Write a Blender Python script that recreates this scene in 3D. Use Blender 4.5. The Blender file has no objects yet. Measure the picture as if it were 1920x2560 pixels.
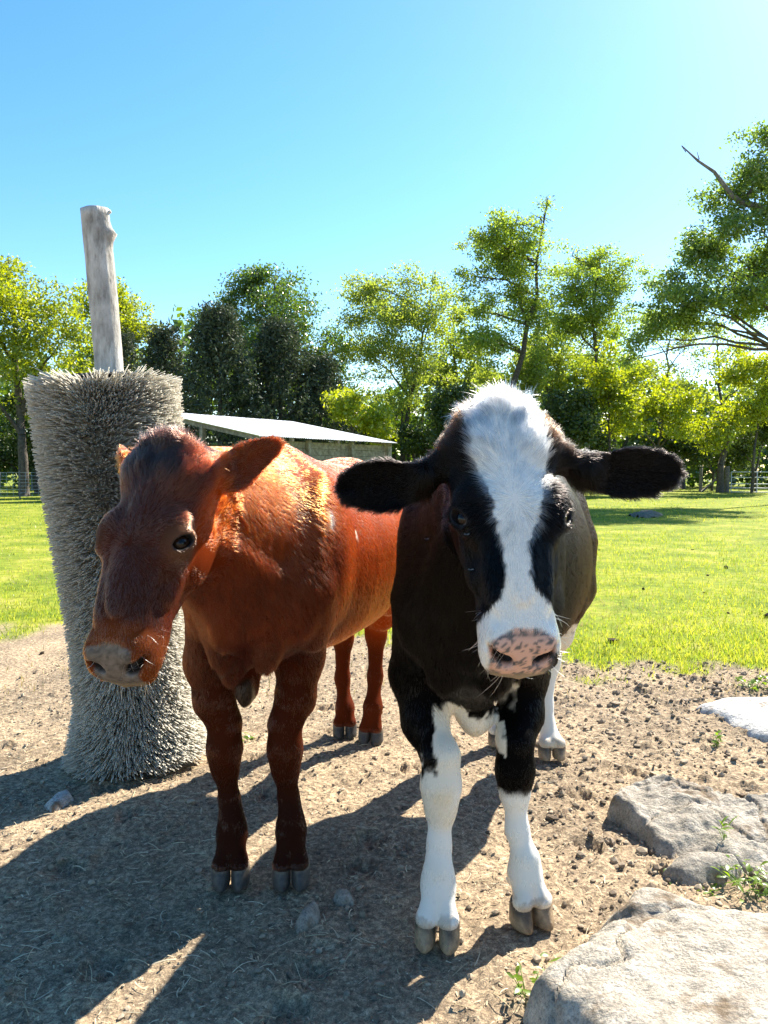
import bpy, bmesh, math, random
import numpy as np
from mathutils import Vector, Matrix

rng = np.random.default_rng(11)
random.seed(11)
scene = bpy.context.scene
COL = scene.collection

# ------------------------------------------------------------------ camera, sky, sun, exposure
FPX = 1934.0                      # focal length in pixels of the 1920 x 2560 photograph
PITCH = math.radians(2.96)
CAMH = 1.3
cam_data = bpy.data.cameras.new("camera")
cam_data.sensor_fit = 'VERTICAL'
cam_data.sensor_height = 36.0
cam_data.sensor_width = 27.0
cam_data.lens = FPX / 2560.0 * 36.0
cam_data.clip_start = 0.05
cam_data.clip_end = 2000.0
cam = bpy.data.objects.new("camera", cam_data)
cam.location = (0, 0, CAMH)
cam.rotation_euler = (math.radians(90) - PITCH, 0, 0)
COL.objects.link(cam)
scene.camera = cam

SUN_AZ = math.radians(40)         # to the right of the viewing direction
SUN_EL = math.radians(42)
SUN = Vector((math.sin(SUN_AZ) * math.cos(SUN_EL), math.cos(SUN_AZ) * math.cos(SUN_EL), math.sin(SUN_EL)))

world = bpy.data.worlds.new("World")
scene.world = world
world.use_nodes = True
wn = world.node_tree.nodes
wl = world.node_tree.links
wn.clear()
sky = wn.new('ShaderNodeTexSky')
sky.sky_type = 'NISHITA'
sky.sun_disc = False
sky.sun_elevation = SUN_EL
sky.sun_rotation = SUN_AZ
sky.altitude = 0
sky.air_density = 1.0
sky.dust_density = 0.3
sky.ozone_density = 1.6
bg = wn.new('ShaderNodeBackground')
bg.inputs[1].default_value = 0.088
wo = wn.new('ShaderNodeOutputWorld')
hs = wn.new('ShaderNodeHueSaturation'); hs.inputs['Saturation'].default_value = 1.32; hs.inputs['Hue'].default_value = 0.497
wl.new(sky.outputs[0], hs.inputs['Color']); wl.new(hs.outputs[0], bg.inputs[0])
wl.new(bg.outputs[0], wo.inputs[0])

sun_data = bpy.data.lights.new("sun", 'SUN')
sun_data.energy = 5.0
sun_data.angle = math.radians(0.5)
sun_data.color = (1.0, 0.93, 0.82)
sun = bpy.data.objects.new("sun", sun_data)
sun.rotation_euler = (-SUN).to_track_quat('-Z', 'Y').to_euler()
sun.location = (8, 12, 14)
COL.objects.link(sun)

vs = scene.view_settings
vs.view_transform = 'Standard'
vs.look = 'None'
vs.exposure = 1.66
vs.gamma = 1.0
vs.use_curve_mapping = False
scene.cycles.use_denoising = True
scene.cycles.max_bounces = 8
scene.cycles.diffuse_bounces = 3
scene.cycles.glossy_bounces = 3
scene.cycles.transmission_bounces = 6
scene.cycles.transparent_max_bounces = 8
scene.cycles.sample_clamp_indirect = 6.0
scene.cycles_curves.shape = 'RIBBONS'
scene.cycles_curves.subdivisions = 2

# ------------------------------------------------------------------ helpers
CP, SP = math.cos(PITCH), math.sin(PITCH)
def at(px, py, Y):
    dx = (px - 960) / FPX; dy = -(py - 1280) / FPX
    F = CP + dy * SP; up = -SP + dy * CP
    t = Y / F
    return np.array([dx * t, Y, CAMH + up * t])
def onground(px, py, z=0.0):
    dx = (px - 960) / FPX; dy = -(py - 1280) / FPX
    F = CP + dy * SP; up = -SP + dy * CP
    t = (CAMH - z) / (-up)
    return np.array([dx * t, F * t, z])
def nrm(v):
    v = np.asarray(v, float)
    return v / (np.linalg.norm(v, axis=-1, keepdims=True) + 1e-12)
def sstep(a, b, x):
    t = np.clip((x - a) / (b - a), 0, 1)
    return t * t * (3 - 2 * t)

def _h(ix, iy, iz):
    n = (ix.astype(np.uint32) * np.uint32(374761393) + iy.astype(np.uint32) * np.uint32(668265263)
         + iz.astype(np.uint32) * np.uint32(2147483647 ^ 0x5bd1e995))
    n = (n ^ (n >> np.uint32(13))) * np.uint32(1274126177)
    n = n ^ (n >> np.uint32(16))
    return (n & np.uint32(0xffff)).astype(np.float32) / 65535.0
def vnoise(p):                      # value noise 0..1, p (...,3)
    p = np.asarray(p, np.float32)
    i = np.floor(p).astype(np.int64); f = p - i
    f = f * f * (3 - 2 * f)
    x, y, z = i[..., 0], i[..., 1], i[..., 2]
    fx, fy, fz = f[..., 0], f[..., 1], f[..., 2]
    def L(a, b, t): return a + (b - a) * t
    return L(L(L(_h(x, y, z), _h(x+1, y, z), fx), L(_h(x, y+1, z), _h(x+1, y+1, z), fx), fy),
             L(L(_h(x, y, z+1), _h(x+1, y, z+1), fx), L(_h(x, y+1, z+1), _h(x+1, y+1, z+1), fx), fy), fz)
def fbm(p, octv=4, gain=0.5, lac=2.03):
    p = np.asarray(p, np.float32); s = 0; a = 1.0; n = 0
    for k in range(octv):
        s = s + a * vnoise(p + 17.3 * k); n += a
        a *= gain; p = p * lac
    return s / n
def p3(x, y, z=None):
    return np.stack([x, y, np.zeros_like(x) if z is None else z], -1)
def vecnoise(p):
    return np.stack([vnoise(p), vnoise(p + 31.7), vnoise(p + 73.1)], -1) * 2 - 1

def mesh_np(name, V, F, mat=None, parent=None, smooth=True, attrs=None):
    """V (n,3), F (m,3|4) ints -> one mesh object"""
    V = np.ascontiguousarray(V, np.float32); F = np.ascontiguousarray(F, np.int32)
    me = bpy.data.meshes.new(name)
    k = F.shape[1]
    me.vertices.add(len(V)); me.vertices.foreach_set("co", V.ravel())
    me.loops.add(F.size); me.loops.foreach_set("vertex_index", F.ravel())
    me.polygons.add(len(F)); me.polygons.foreach_set("loop_start", np.arange(0, F.size, k, dtype=np.int32))
    me.polygons.foreach_set("use_smooth", np.full(len(F), smooth))
    for an, arr in (attrs or {}).items():
        if arr.ndim == 1:
            a = me.attributes.new(an, 'FLOAT', 'POINT'); a.data.foreach_set("value", np.ascontiguousarray(arr, np.float32))
        else:
            a = me.attributes.new(an, 'FLOAT_COLOR', 'POINT')
            c = np.ones((len(arr), 4), np.float32); c[:, :3] = arr
            a.data.foreach_set("color", c.ravel())
    me.update(calc_edges=True)
    if mat: me.materials.append(mat)
    o = bpy.data.objects.new(name, me)
    COL.objects.link(o)
    if parent: o.parent = parent; o.matrix_parent_inverse = parent.matrix_world.inverted() if False else Matrix.Translation(-Vector(parent.location))
    return o
def tag(o, label=None, cat=None, group=None, kind=None):
    if label: o['label'] = label
    if cat: o['category'] = cat
    if group: o['group'] = group
    if kind: o['kind'] = kind
    return o
def thing(name, label, cat, loc, group=None):
    o = bpy.data.objects.new(name, None)
    o.empty_display_size = 0.1
    o.location = tuple(float(c) for c in loc)
    COL.objects.link(o)
    return tag(o, label, cat, group)

def tubes(paths, sides=6):
    """paths: list of (pts (k,3), radii (k,)) -> V,F"""
    Vs, Fs, off = [], [], 0
    ang = np.arange(sides) / sides * 2 * math.pi
    for pts, rad in paths:
        pts = np.asarray(pts, float); rad = np.asarray(rad, float)
        k = len(pts)
        t = nrm(np.gradient(pts, axis=0))
        ref = np.array([0.3, 0.2, 1.0]) if abs(t[0][2]) < 0.9 else np.array([1.0, 0.2, 0.1])
        a = nrm(np.cross(t, ref)); b = np.cross(t, a)
        ring = pts[:, None, :] + rad[:, None, None] * (a[:, None, :] * np.cos(ang)[None, :, None] + b[:, None, :] * np.sin(ang)[None, :, None])
        Vs.append(ring.reshape(-1, 3))
        i = np.arange(k - 1)[:, None] * sides; j = np.arange(sides)[None, :]; j2 = (j + 1) % sides
        F = np.stack([i + j, i + j2, i + sides + j2, i + sides + j], -1).reshape(-1, 4) + off
        Fs.append(F)
        # caps as quads fans (degenerate-free for even sides)
        for base in (0, (k - 1) * sides):
            for q in range(1, sides - 2, 2):
                Fs.append(np.array([[base, base + q, base + q + 1, base + q + 2]]) + off)
        off += k * sides
    return np.concatenate(Vs), np.concatenate(Fs)
def box(c, s, R=None):
    c = np.asarray(c, float); s = np.asarray(s, float) / 2
    v = np.array([[x, y, z] for x in (-1, 1) for y in (-1, 1) for z in (-1, 1)], float) * s
    if R is not None: v = v @ np.asarray(R).T
    f = np.array([[0, 1, 3, 2], [4, 6, 7, 5], [0, 4, 5, 1], [2, 3, 7, 6], [0, 2, 6, 4], [1, 5, 7, 3]])
    return v + c, f
def join(parts):
    Vs, Fs, o = [], [], 0
    for v, f in parts:
        Vs.append(v); Fs.append(f + o); o += len(v)
    return np.concatenate(Vs), np.concatenate(Fs)

# ------------------------------------------------------------------ materials
def new_mat(name):
    m = bpy.data.materials.new(name); m.use_nodes = True
    nt = m.node_tree; nt.nodes.clear()
    out = nt.nodes.new('ShaderNodeOutputMaterial')
    return m, nt, out
def nd(nt, t, **kw):
    n = nt.nodes.new(t)
    for k, v in kw.items(): setattr(n, k, v)
    return n
def principled(nt, out, col=None, rough=0.8, spec=0.3, **kw):
    b = nd(nt, 'ShaderNodeBsdfPrincipled')
    if col is not None: b.inputs['Base Color'].default_value = (*col, 1)
    b.inputs['Roughness'].default_value = rough
    b.inputs['Specular IOR Level'].default_value = spec
    for k, v in kw.items(): b.inputs[k].default_value = v
    nt.links.new(b.outputs[0], out.inputs[0])
    return b
def noise_tex(nt, scale, detail=4, rough=0.55, coord='Object'):
    tc = nd(nt, 'ShaderNodeTexCoord'); n = nd(nt, 'ShaderNodeTexNoise')
    n.inputs['Scale'].default_value = scale; n.inputs['Detail'].default_value = detail; n.inputs['Roughness'].default_value = rough
    nt.links.new(tc.outputs[coord], n.inputs['Vector'])
    return n
def ramp(nt, src, stops):
    r = nd(nt, 'ShaderNodeValToRGB')
    e = r.color_ramp.elements
    while len(e) < len(stops): e.new(0.5)
    for el, (p, c) in zip(e, stops):
        el.position = p; el.color = (*c, 1)
    nt.links.new(src, r.inputs[0])
    return r
def bump(nt, src, bsdf, strength=0.3, dist=0.01):
    b = nd(nt, 'ShaderNodeBump'); b.inputs['Strength'].default_value = strength; b.inputs['Distance'].default_value = dist
    nt.links.new(src, b.inputs['Height']); nt.links.new(b.outputs[0], bsdf.inputs['Normal'])
    return b
def noise_mat(name, stops, scale, rough=0.85, bstr=0.4, bdist=0.01, spec=0.25, detail=6):
    m, nt, out = new_mat(name)
    b = principled(nt, out, rough=rough, spec=spec)
    n = noise_tex(nt, scale, detail)
    r = ramp(nt, n.outputs[0], stops)
    nt.links.new(r.outputs[0], b.inputs['Base Color'])
    n2 = noise_tex(nt, scale * 3, detail)
    bump(nt, n2.outputs[0], b, bstr, bdist)
    return m
def mix_rgb(nt, a, b, fac, blend='MIX'):
    m = nd(nt, 'ShaderNodeMix', data_type='RGBA', blend_type=blend)
    for s, i in ((fac, 0), (a, 6), (b, 7)):
        if hasattr(s, 'links'): nt.links.new(s, m.inputs[i])
        elif i == 0: m.inputs[0].default_value = s
        else: m.inputs[i].default_value = (*s, 1)
    return m.outputs[2]
def leaf_mat(name, c1, c2, trans=0.5, tcol=None, rough=0.5, gloss=0.06):
    m, nt, out = new_mat(name)
    g = nd(nt, 'ShaderNodeNewGeometry')
    r = ramp(nt, g.outputs['Random Per Island'], [(0.0, c1), (1.0, c2)])
    d = nd(nt, 'ShaderNodeBsdfDiffuse'); t = nd(nt, 'ShaderNodeBsdfTranslucent')
    nt.links.new(r.outputs[0], d.inputs[0])
    tc = tcol or (1.5, 1.35, 0.5)
    tm = mix_rgb(nt, r.outputs[0], tc, 1.0, 'MULTIPLY')
    nt.links.new(tm, t.inputs[0])
    mx = nd(nt, 'ShaderNodeMixShader'); mx.inputs[0].default_value = trans
    nt.links.new(d.outputs[0], mx.inputs[1]); nt.links.new(t.outputs[0], mx.inputs[2])
    gl = nd(nt, 'ShaderNodeBsdfGlossy'); gl.inputs['Roughness'].default_value = rough
    mx2 = nd(nt, 'ShaderNodeMixShader'); mx2.inputs[0].default_value = gloss
    nt.links.new(mx.outputs[0], mx2.inputs[1]); nt.links.new(gl.outputs[0], mx2.inputs[2])
    nt.links.new(mx2.outputs[0], out.inputs[0])
    return m

# ------------------------------------------------------------------ implicit-surface body builder
class Field:
    def __init__(s, xs, ys, zs):
        s.ax = [np.asarray(a, np.float32) for a in (xs, ys, zs)]
        s.D = np.full([len(a) for a in s.ax], 0.6, np.float32)
    def sub(s, lo, hi):
        sl = []
        for a, l, h in zip(s.ax, lo, hi):
            i0 = max(0, np.searchsorted(a, l) - 1); i1 = min(len(a), np.searchsorted(a, h) + 1)
            if i1 <= i0: return None, None
            sl.append(slice(i0, i1))
        g = np.meshgrid(*[a[q] for a, q in zip(s.ax, sl)], indexing='ij')
        return tuple(sl), np.stack(g, -1)
    def put(s, fn, lo, hi, k=0.02, mode='add', m=0.05):
        lo = np.asarray(lo) - m - k; hi = np.asarray(hi) + m + k
        sl, P = s.sub(lo, hi)
        if sl is None: return
        d = fn(P).astype(np.float32); D = s.D[sl]
        if mode == 'add':
            h = np.maximum(k - np.abs(D - d), 0) / k
            s.D[sl] = np.minimum(D, d) - h * h * k * 0.25
        else:                        # smooth subtraction
            d = -d
            h = np.maximum(k - np.abs(D - d), 0) / k
            s.D[sl] = np.maximum(D, d) + h * h * k * 0.25
    def ell(s, c, r, R=np.eye(3), k=0.02, mode='add'):
        c = np.asarray(c, float); r = np.asarray(r, float); R = np.asarray(R)   # rows of R: local axes
        def fn(P):
            q = (P - c) @ R.T
            k0 = np.linalg.norm(q / r, axis=-1); k1 = np.linalg.norm(q / (r * r), axis=-1) + 1e-9
            return k0 * (k0 - 1) / k1
        e = np.abs(R.T) @ r
        s.put(fn, c - e, c + e, k, mode)
    def cap(s, a, b, ra, rb, k=0.02, mode='add'):
        a = np.asarray(a, float); b = np.asarray(b, float); ab = b - a; L2 = ab @ ab + 1e-12
        def fn(P):
            t = np.clip(((P - a) @ ab) / L2, 0, 1)
            return np.linalg.norm(P - (a + t[..., None] * ab), axis=-1) - (ra + (rb - ra) * t)
        s.put(fn, np.minimum(a - ra, b - rb), np.maximum(a + ra, b + rb), k, mode)
    def chain(s, pts, rad, k=0.02):
        for i in range(len(pts) - 1): s.cap(pts[i], pts[i + 1], rad[i], rad[i + 1], k)
    def mesh(s):
        D = s.D; ins = D < 0
        nx, ny, nz = D.shape
        c = [ins[dx:nx-1+dx, dy:ny-1+dy, dz:nz-1+dz] for dx in (0, 1) for dy in (0, 1) for dz in (0, 1)]
        allc = c[0].copy(); anyc = c[0].copy()
        for q in c[1:]: allc &= q; anyc |= q
        act = anyc & ~allc
        I = np.argwhere(act)
        idx = np.full(act.shape, -1, np.int32); idx[act] = np.arange(len(I))
        cor = [(dx, dy, dz) for dx in (0, 1) for dy in (0, 1) for dz in (0, 1)]
        val = np.stack([D[I[:, 0] + a, I[:, 1] + b, I[:, 2] + e] for a, b, e in cor], 1)
        acc = np.zeros((len(I), 3)); cnt = np.zeros(len(I))
        for m, n in ((0,1),(2,3),(4,5),(6,7),(0,2),(1,3),(4,6),(5,7),(0,4),(1,5),(2,6),(3,7)):
            va, vb = val[:, m], val[:, n]; cr = (va < 0) != (vb < 0)
            t = np.where(cr, va / np.where(cr, va - vb, 1), 0)
            p = np.array(cor[m]) + t[:, None] * (np.array(cor[n]) - np.array(cor[m]))
            acc += np.where(cr[:, None], p, 0); cnt += cr
        P = I + acc / cnt[:, None]
        V = np.stack([np.interp(P[:, a], np.arange(len(s.ax[a])), s.ax[a]) for a in range(3)], 1)
        Fs = []
        for a in range(3):
            A = np.moveaxis(ins, a, 0)
            idm = np.moveaxis(idx, a, 0)
            ch = A[:-1, 1:-1, 1:-1] != A[1:, 1:-1, 1:-1]
            e = np.argwhere(ch); e[:, 1:] += 1
            i, j, k = e.T
            q = np.stack([idm[i, j-1, k-1], idm[i, j, k-1], idm[i, j, k], idm[i, j-1, k]], 1)
            flip = A[i, j, k]
            if a == 1: flip = ~flip
            q[~flip] = q[~flip][:, ::-1]
            Fs.append(q)
        F = np.concatenate(Fs); F = F[(F >= 0).all(1)]
        return V, F
def smooth_mesh(V, F, it=4):
    E = np.concatenate([F[:, [0, 1]], F[:, [1, 2]], F[:, [2, 3]], F[:, [3, 0]]])
    n = len(V); deg = np.bincount(E.ravel(), minlength=n)[:, None].clip(1)
    for k in range(it * 2):
        S = np.stack([np.bincount(E[:, 0], V[E[:, 1], a], n) + np.bincount(E[:, 1], V[E[:, 0], a], n) for a in range(3)], 1)
        V = V + (0.5 if k % 2 == 0 else -0.52) * (S / deg - V)
    return V
def vnormals(V, F):
    n = np.cross(V[F[:, 2]] - V[F[:, 0]], V[F[:, 3]] - V[F[:, 1]])
    N = np.stack([sum(np.bincount(F[:, c], n[:, a], len(V)) for c in range(4)) for a in range(3)], 1)
    return nrm(N)

def hair_object(name, P, R, C, mat, parent):
    """P (n,k,3) points, R (n,k) radii, C (n,3) colours"""
    n, k = P.shape[:2]
    h = bpy.data.hair_curves.new(name)
    h.add_curves([k] * n)
    h.attributes['position'].data.foreach_set('vector', np.ascontiguousarray(P, np.float32).ravel())
    ra = h.attributes.get('radius') or h.attributes.new('radius', 'FLOAT', 'POINT')
    ra.data.foreach_set('value', np.ascontiguousarray(R, np.float32).ravel())
    ca = h.attributes.new('tint', 'FLOAT_COLOR', 'CURVE')
    cc = np.ones((n, 4), np.float32); cc[:, :3] = C
    ca.data.foreach_set('color', cc.ravel())
    h.materials.append(mat)
    o = bpy.data.objects.new(name, h); COL.objects.link(o)
    o.parent = parent; o.matrix_parent_inverse = Matrix.Translation(-Vector(parent.location))
    return o

m, nt, out = new_mat('skin')
b = principled(nt, out, rough=0.55, spec=0.25)
a_ = nd(nt, 'ShaderNodeAttribute', attribute_name='col')
nt.links.new(a_.outputs['Color'], b.inputs['Base Color'])
a2_ = nd(nt, 'ShaderNodeAttribute', attribute_name='bare')
mp_ = nd(nt, 'ShaderNodeMapRange'); mp_.inputs[3].default_value = 0.02; mp_.inputs[4].default_value = 0.4
nt.links.new(a2_.outputs['Fac'], mp_.inputs[0]); nt.links.new(mp_.outputs[0], b.inputs['Specular IOR Level'])
n_ = noise_tex(nt, 260, 3)
bump(nt, n_.outputs[0], b, 0.25, 0.002)
MAT_SKIN = m
m, nt, out = new_mat('coat_hair')
a_ = nd(nt, 'ShaderNodeAttribute', attribute_name='tint')
hb = nd(nt, 'ShaderNodeBsdfHairPrincipled')
hb.parametrization = 'COLOR'
nt.links.new(a_.outputs['Color'], hb.inputs['Color'])
hb.inputs['Roughness'].default_value = 0.23
hb.inputs['IOR'].default_value = 1.38
hb.inputs['Radial Roughness'].default_value = 0.5
hb.inputs['Coat'].default_value = 0.0 if 'Coat' in hb.inputs else 0
nt.links.new(hb.outputs[0], out.inputs[0])
MAT_HAIR = m
MAT_HAIR2 = m.copy(); MAT_HAIR2.name = 'coat_hair_black'
[n_ for n_ in MAT_HAIR2.node_tree.nodes if n_.type == 'BSDF_HAIR_PRINCIPLED'][0].inputs['IOR'].default_value = 1.27
m, nt, out = new_mat('eye_gloss')
b = principled(nt, out, rough=0.04, spec=0.22)
a_ = nd(nt, 'ShaderNodeAttribute', attribute_name='col')
nt.links.new(a_.outputs['Color'], b.inputs['Base Color'])
MAT_EYE = m
m, nt, out = new_mat('horn_hoof')
b = principled(nt, out, rough=0.5, spec=0.3)
a_ = nd(nt, 'ShaderNodeAttribute', attribute_name='col')
n_ = noise_tex(nt, 60, 5)
r_ = ramp(nt, n_.outputs[0], [(0.3, (0.55, 0.55, 0.55)), (0.7, (1.15, 1.1, 1.0))])
nt.links.new(mix_rgb(nt, a_.outputs['Color'], r_.outputs[0], 1.0, 'MULTIPLY'), b.inputs['Base Color'])
bump(nt, n_.outputs[0], b, 0.4, 0.004)
MAT_HOOF = m

HEAD_U  = [-.030, -.023, -.010, .02, .06, .13, .21, .27, .33, .39, .44, .49, .525, .553, .570, .578]
HEAD_A  = [.004, .058, .084, .100, .107, .108, .108, .100, .087, .077, .073, .076, .081, .079, .062, .006]
HEAD_T  = [-.055, -.030, -.010, .004, .010, .012, .008, .000, -.004, -.004, -.003, -.004, -.019, -.046, -.074, -.102]
HEAD_B  = [-.065, -.080, -.100, -.130, -.165, -.205, -.232, -.232, -.214, -.190, -.168, -.153, -.148, -.143, -.135, -.112]

def cow(name, label, cfg):
    A = (cfg['fl'][:2] + cfg['fr'][:2]) / 2; B = (cfg['hl'][:2] + cfg['hr'][:2]) / 2
    LEN = np.linalg.norm(B - A); sv = (B - A) / LEN; lv = np.array([sv[1], -sv[0]])
    A = A + sv * 0.07                                  # foot centre lies behind the hoof tips
    def W(s, l, z): return np.array([*(A + sv * s + lv * l), z])
    R3 = np.array([[sv[0], sv[1], 0], [lv[0], lv[1], 0], [0, 0, 1]])
    # head frame
    yaw, pit, rol = cfg['yaw'], cfg['pitch'], cfg['roll']
    hd = np.array([-math.sin(yaw), -math.cos(yaw), 0]); side = np.array([math.cos(yaw), -math.sin(yaw), 0]); up = np.array([0, 0, 1.0])
    eu = math.cos(pit) * hd - math.sin(pit) * up
    ew = math.sin(pit) * hd + math.cos(pit) * up
    ev = math.cos(rol) * side + math.sin(rol) * (-eu); eu = math.cos(rol) * eu + math.sin(rol) * side
    H = np.stack([eu, ev, ew]); H0 = cfg['poll']; HS = cfg.get('hscale', 1.0)
    def Hp(u, v, w): return H0 + HS * (u * eu + v * ev + w * ew)
    def Hl(P): return ((P - H0) @ H.T) / HS
    x0, x1 = cfg['xr']; y0, y1 = cfg['yr']; yh = cfg['yhead']
    zs = np.concatenate([np.arange(-0.01, 0.84, 0.0088), np.arange(0.84, 1.62, 0.0052)])
    ys = np.concatenate([np.arange(y0, yh, 0.0048), np.arange(yh, y1, 0.0135)])
    f = Field(np.arange(x0, x1, 0.0058), ys, zs)
    hw = cfg['hw']; q = LEN / 1.42
    soff = cfg.get('soff', 0.0); shw = cfg.get('shw', 1.0)
    # trunk
    ts = np.array([-.235, -.225, -.19, -.10, 0, .15, .40, .75, 1.1, 1.33, 1.5, 1.60, 1.63]) * q
    ta = np.array([.01, .07, .14 * shw, .20 * shw, .235 * shw, .255 * (shw + 1) / 2, .285, .325, .30, .25, .19, .10, .01]) * cfg.get('fat', 1)
    tt = np.array([1.00, 1.04, 1.13, 1.27, hw - .03, hw, hw - .035, hw - .05, hw - .02, hw - .03, hw - .08, hw - .16, hw - .22])
    tb = np.array([.96, .92, .84, .76, .72, .69, .66, .65, .70, .80, .88, .98, 1.08])
    def trunk(P):
        X = P[..., :2] - A
        s = X @ sv; l = X @ lv; z = P[..., 2]
        l = l - np.interp(s, [0.05, .7], [soff, 0])
        a = np.interp(s, ts, ta); zt = np.interp(s, ts, tt); zb = np.interp(s, ts, tb)
        zc = (zt + zb) / 2; h = (zt - zb) / 2
        t = (z - zc) / h
        wa = a * (1 - 0.30 * np.clip(t, 0, 1) ** 1.6) 
        k = (np.abs(l / wa) ** 2.3 + np.abs(t) ** 2.3 + 1e-9) ** (1 / 2.3)
        d = (k - 1) * np.minimum(a, h)
        e = np.maximum(np.maximum(ts[0] - s, s - ts[-1]), 0)
        return d + e
    c0 = W(ts[0], -.35, .6); c1 = W(ts[-1], .35, 1.45); c2 = W(ts[0], .35, .6); c3 = W(ts[-1], -.35, 1.45)
    cc = np.stack([c0, c1, c2, c3]); f.put(trunk, cc.min(0), cc.max(0), 0.03, m=0.08)
    # hip bones, spine ridge
    for sg in (-1, 1):
        f.ell(W(1.14 * q, sg * .20, hw - .10), (.07, .045, .04), R3, 0.08)
        f.ell(W(1.36 * q, sg * .14, 1.02), (.20, .13, .26), R3, 0.09)      # thigh
        f.ell(W(1.20 * q, sg * .185, .82), (.13, .085, .17), R3, 0.08)     # stifle
        f.ell(W(.04, soff + sg * .19 * shw, 1.06), (.13, .065, .24), R3, 0.09)         # shoulder blade
        f.ell(W(-.10, soff + sg * .160 * shw, .93), (.09, .065, .12), R3, 0.07)        # point of shoulder
    # front legs
    for sg, tip, key in ((-1, cfg['fl'], 'legl'), (1, cfg['fr'], 'legr')):
        kn, cn, ft, co = cfg[key]
        el = cfg['elb' + key[-1]]
        p = [W(-.06, soff + sg * .165 * shw, .95), el, el * .55 + kn * .45 + np.array([sg * .008, 0, 0]), kn + np.array([0, 0, .085]), kn, kn - np.array([0, 0, .06]), cn, ft + np.array([0, .004, .045]), ft]
        f.chain(p, [.085, .076, .060, .048, .047, .039, .0285, .034, .041], 0.035)
        f.ell(kn + np.array([0, -.012, .01]), (.048, .042, .062), k=0.03)
        f.ell(kn + np.array([0, .028, .03]), (.03, .03, .04), k=0.03)
        f.ell(ft + np.array([0, .012, 0]), (.046, .046, .045), k=0.03)
        toes(f, ft, co, tip, cfg)
    for sg, tip, key in ((-1, cfg['hl'], 'hindl'), (1, cfg['hr'], 'hindr')):
        hk, cn, ft, co = cfg[key]
        p = [W(1.32 * q, sg * .16, .98), W(1.28 * q, sg * .185, .80), hk * .6 + W(1.28 * q, sg * .185, .80) * .4, hk + np.array([0, 0, .05]), hk, cn, ft]
        f.chain(p, [.14, .10, .066, .047, .044, .032, .038], 0.04)
        f.ell(hk + np.array([0, .03, .03]), (.032, .035, .055), k=0.03)
        f.ell(ft + np.array([0, .01, 0]), (.044, .044, .045), k=0.03)
        toes(f, ft, co, tip, cfg)
    # neck
    n0 = Hp(.045, 0, -.095); n1 = Hp(.19, 0, -.17)
    wt = W(.02, soff, hw - .14); wm = W(-.06, soff, 1.10); wb = W(-.10, soff, .90)
    f.cap(n0, wt, .085 * HS, .13, 0.09)
    f.cap(n0 * .5 + n1 * .5, wm, .092 * HS, .175, 0.09)
    f.cap(n1, wb, .066 * HS, .15, 0.09)
    # brisket and dewlap
    br = cfg['brisket']
    bw = cfg.get('brw', 1.0)
    f.cap(W(-.14, soff, .90), br + np.array([0, .02, .075]), .11, .042 * bw, 0.08)
    f.ell(br + np.array([0, .01, .05]), (.034 * bw, .06, .055), k=0.05)
    dl = n1 * .35 + W(-.16, 0, .88) * .65 - np.array([0, 0, .06])
    f.ell(dl, (.035, .10, .09), k=0.08)
    for e_ in cfg.get('extra', []):
        f.ell(e_[0], e_[1], k=0.04); f.cap(e_[0] + np.array([0, .02, .02]), e_[0] + np.array([.0, .07, .16]), .030, .07, 0.05)
    for sg in (-1, 1):                              # breast muscles, throat cord, forearm muscle
        f.ell(W(-.185, soff + sg * .074 * shw, .84), (.045, .054, .115), R3, 0.025)
        f.ell(W(-.03, soff + sg * .195 * shw, .86), (.06, .035, .10), R3, 0.04)
        f.cap(Hp(.16, sg * .06, -.15), W(-.17, soff + sg * .10 * shw, .98), .028, .045, 0.035)
    # head loft
    hu, ha, ht, hb = map(np.array, (HEAD_U, HEAD_A, HEAD_T, HEAD_B))
    ha = ha * cfg.get('hwid', 1.0) * (1 + (cfg.get('muzw', 1.0) - 1) * sstep(.36, .46, hu))
    def head(P):
        X = Hl(P); u, v, w = X[..., 0], X[..., 1], X[..., 2]
        a = np.interp(u, hu, ha); zt = np.interp(u, hu, ht); zb = np.interp(u, hu, hb)
        zc = (zt + zb) / 2; h = (zt - zb) / 2; t = (w - zc) / h
        wa = a * (1 - (0.22 + .20 * sstep(.42, .50, u)) * np.clip(-t, 0, 1) ** 1.3 - 0.10 * np.clip(t, 0, 1) ** 2)
        k = (np.abs(v / wa) ** 2.5 + np.abs(t) ** 2.5 + 1e-9) ** (1 / 2.5)
        return ((k - 1) * np.minimum(a, h) + np.maximum(np.maximum(hu[0] - u, u - hu[-1]), 0)) * HS
    cs = np.stack([Hp(u, v, w) for u in (-.05, .59) for v in (-.13, .13) for w in (-.24, .02)])
    f.put(head, cs.min(0), cs.max(0), 0.035, m=0.03)
    def hell(u, v, w, r, k=0.02, mode='add', R=H): f.ell(Hp(u, v, w), np.array(r) * HS, R, k, mode)
    EY = cfg.get('eye', (.245, .094, -.038)); mzw = cfg.get('muzw', 1.0)
    for sg in (-1, 1):
        pk_ = cfg.get('pollc', .0)
        hell(.060, sg * (.050 + .014 * pk_), -.032 - .006 * pk_, (.052 + .008 * pk_, .040 + .008 * pk_, .032 + .010 * pk_), .035)                         # poll corners
        hell(EY[0] - .030, sg * (EY[1] - .008), EY[2] + .016, (.046, .032, .026), .035)      # brow
        hell(EY[0], sg * (EY[1] - .016), EY[2], (.054, .030, .042), .035)              # orbit
        hell(EY[0] + .06, sg * .080, -.075, (.075, .022, .022), .03)                   # cheek crest
        hell(.225, sg * .070, -.160, (.085, .035, .070), .03)                           # masseter
        hell(.512, sg * .050 * mzw, -.052, (.036, .026, .042), .025)                          # nostril wing
        hell(.475, sg * .060 * mzw, -.092, (.066, .022, .042), .03)                           # lip side
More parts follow.
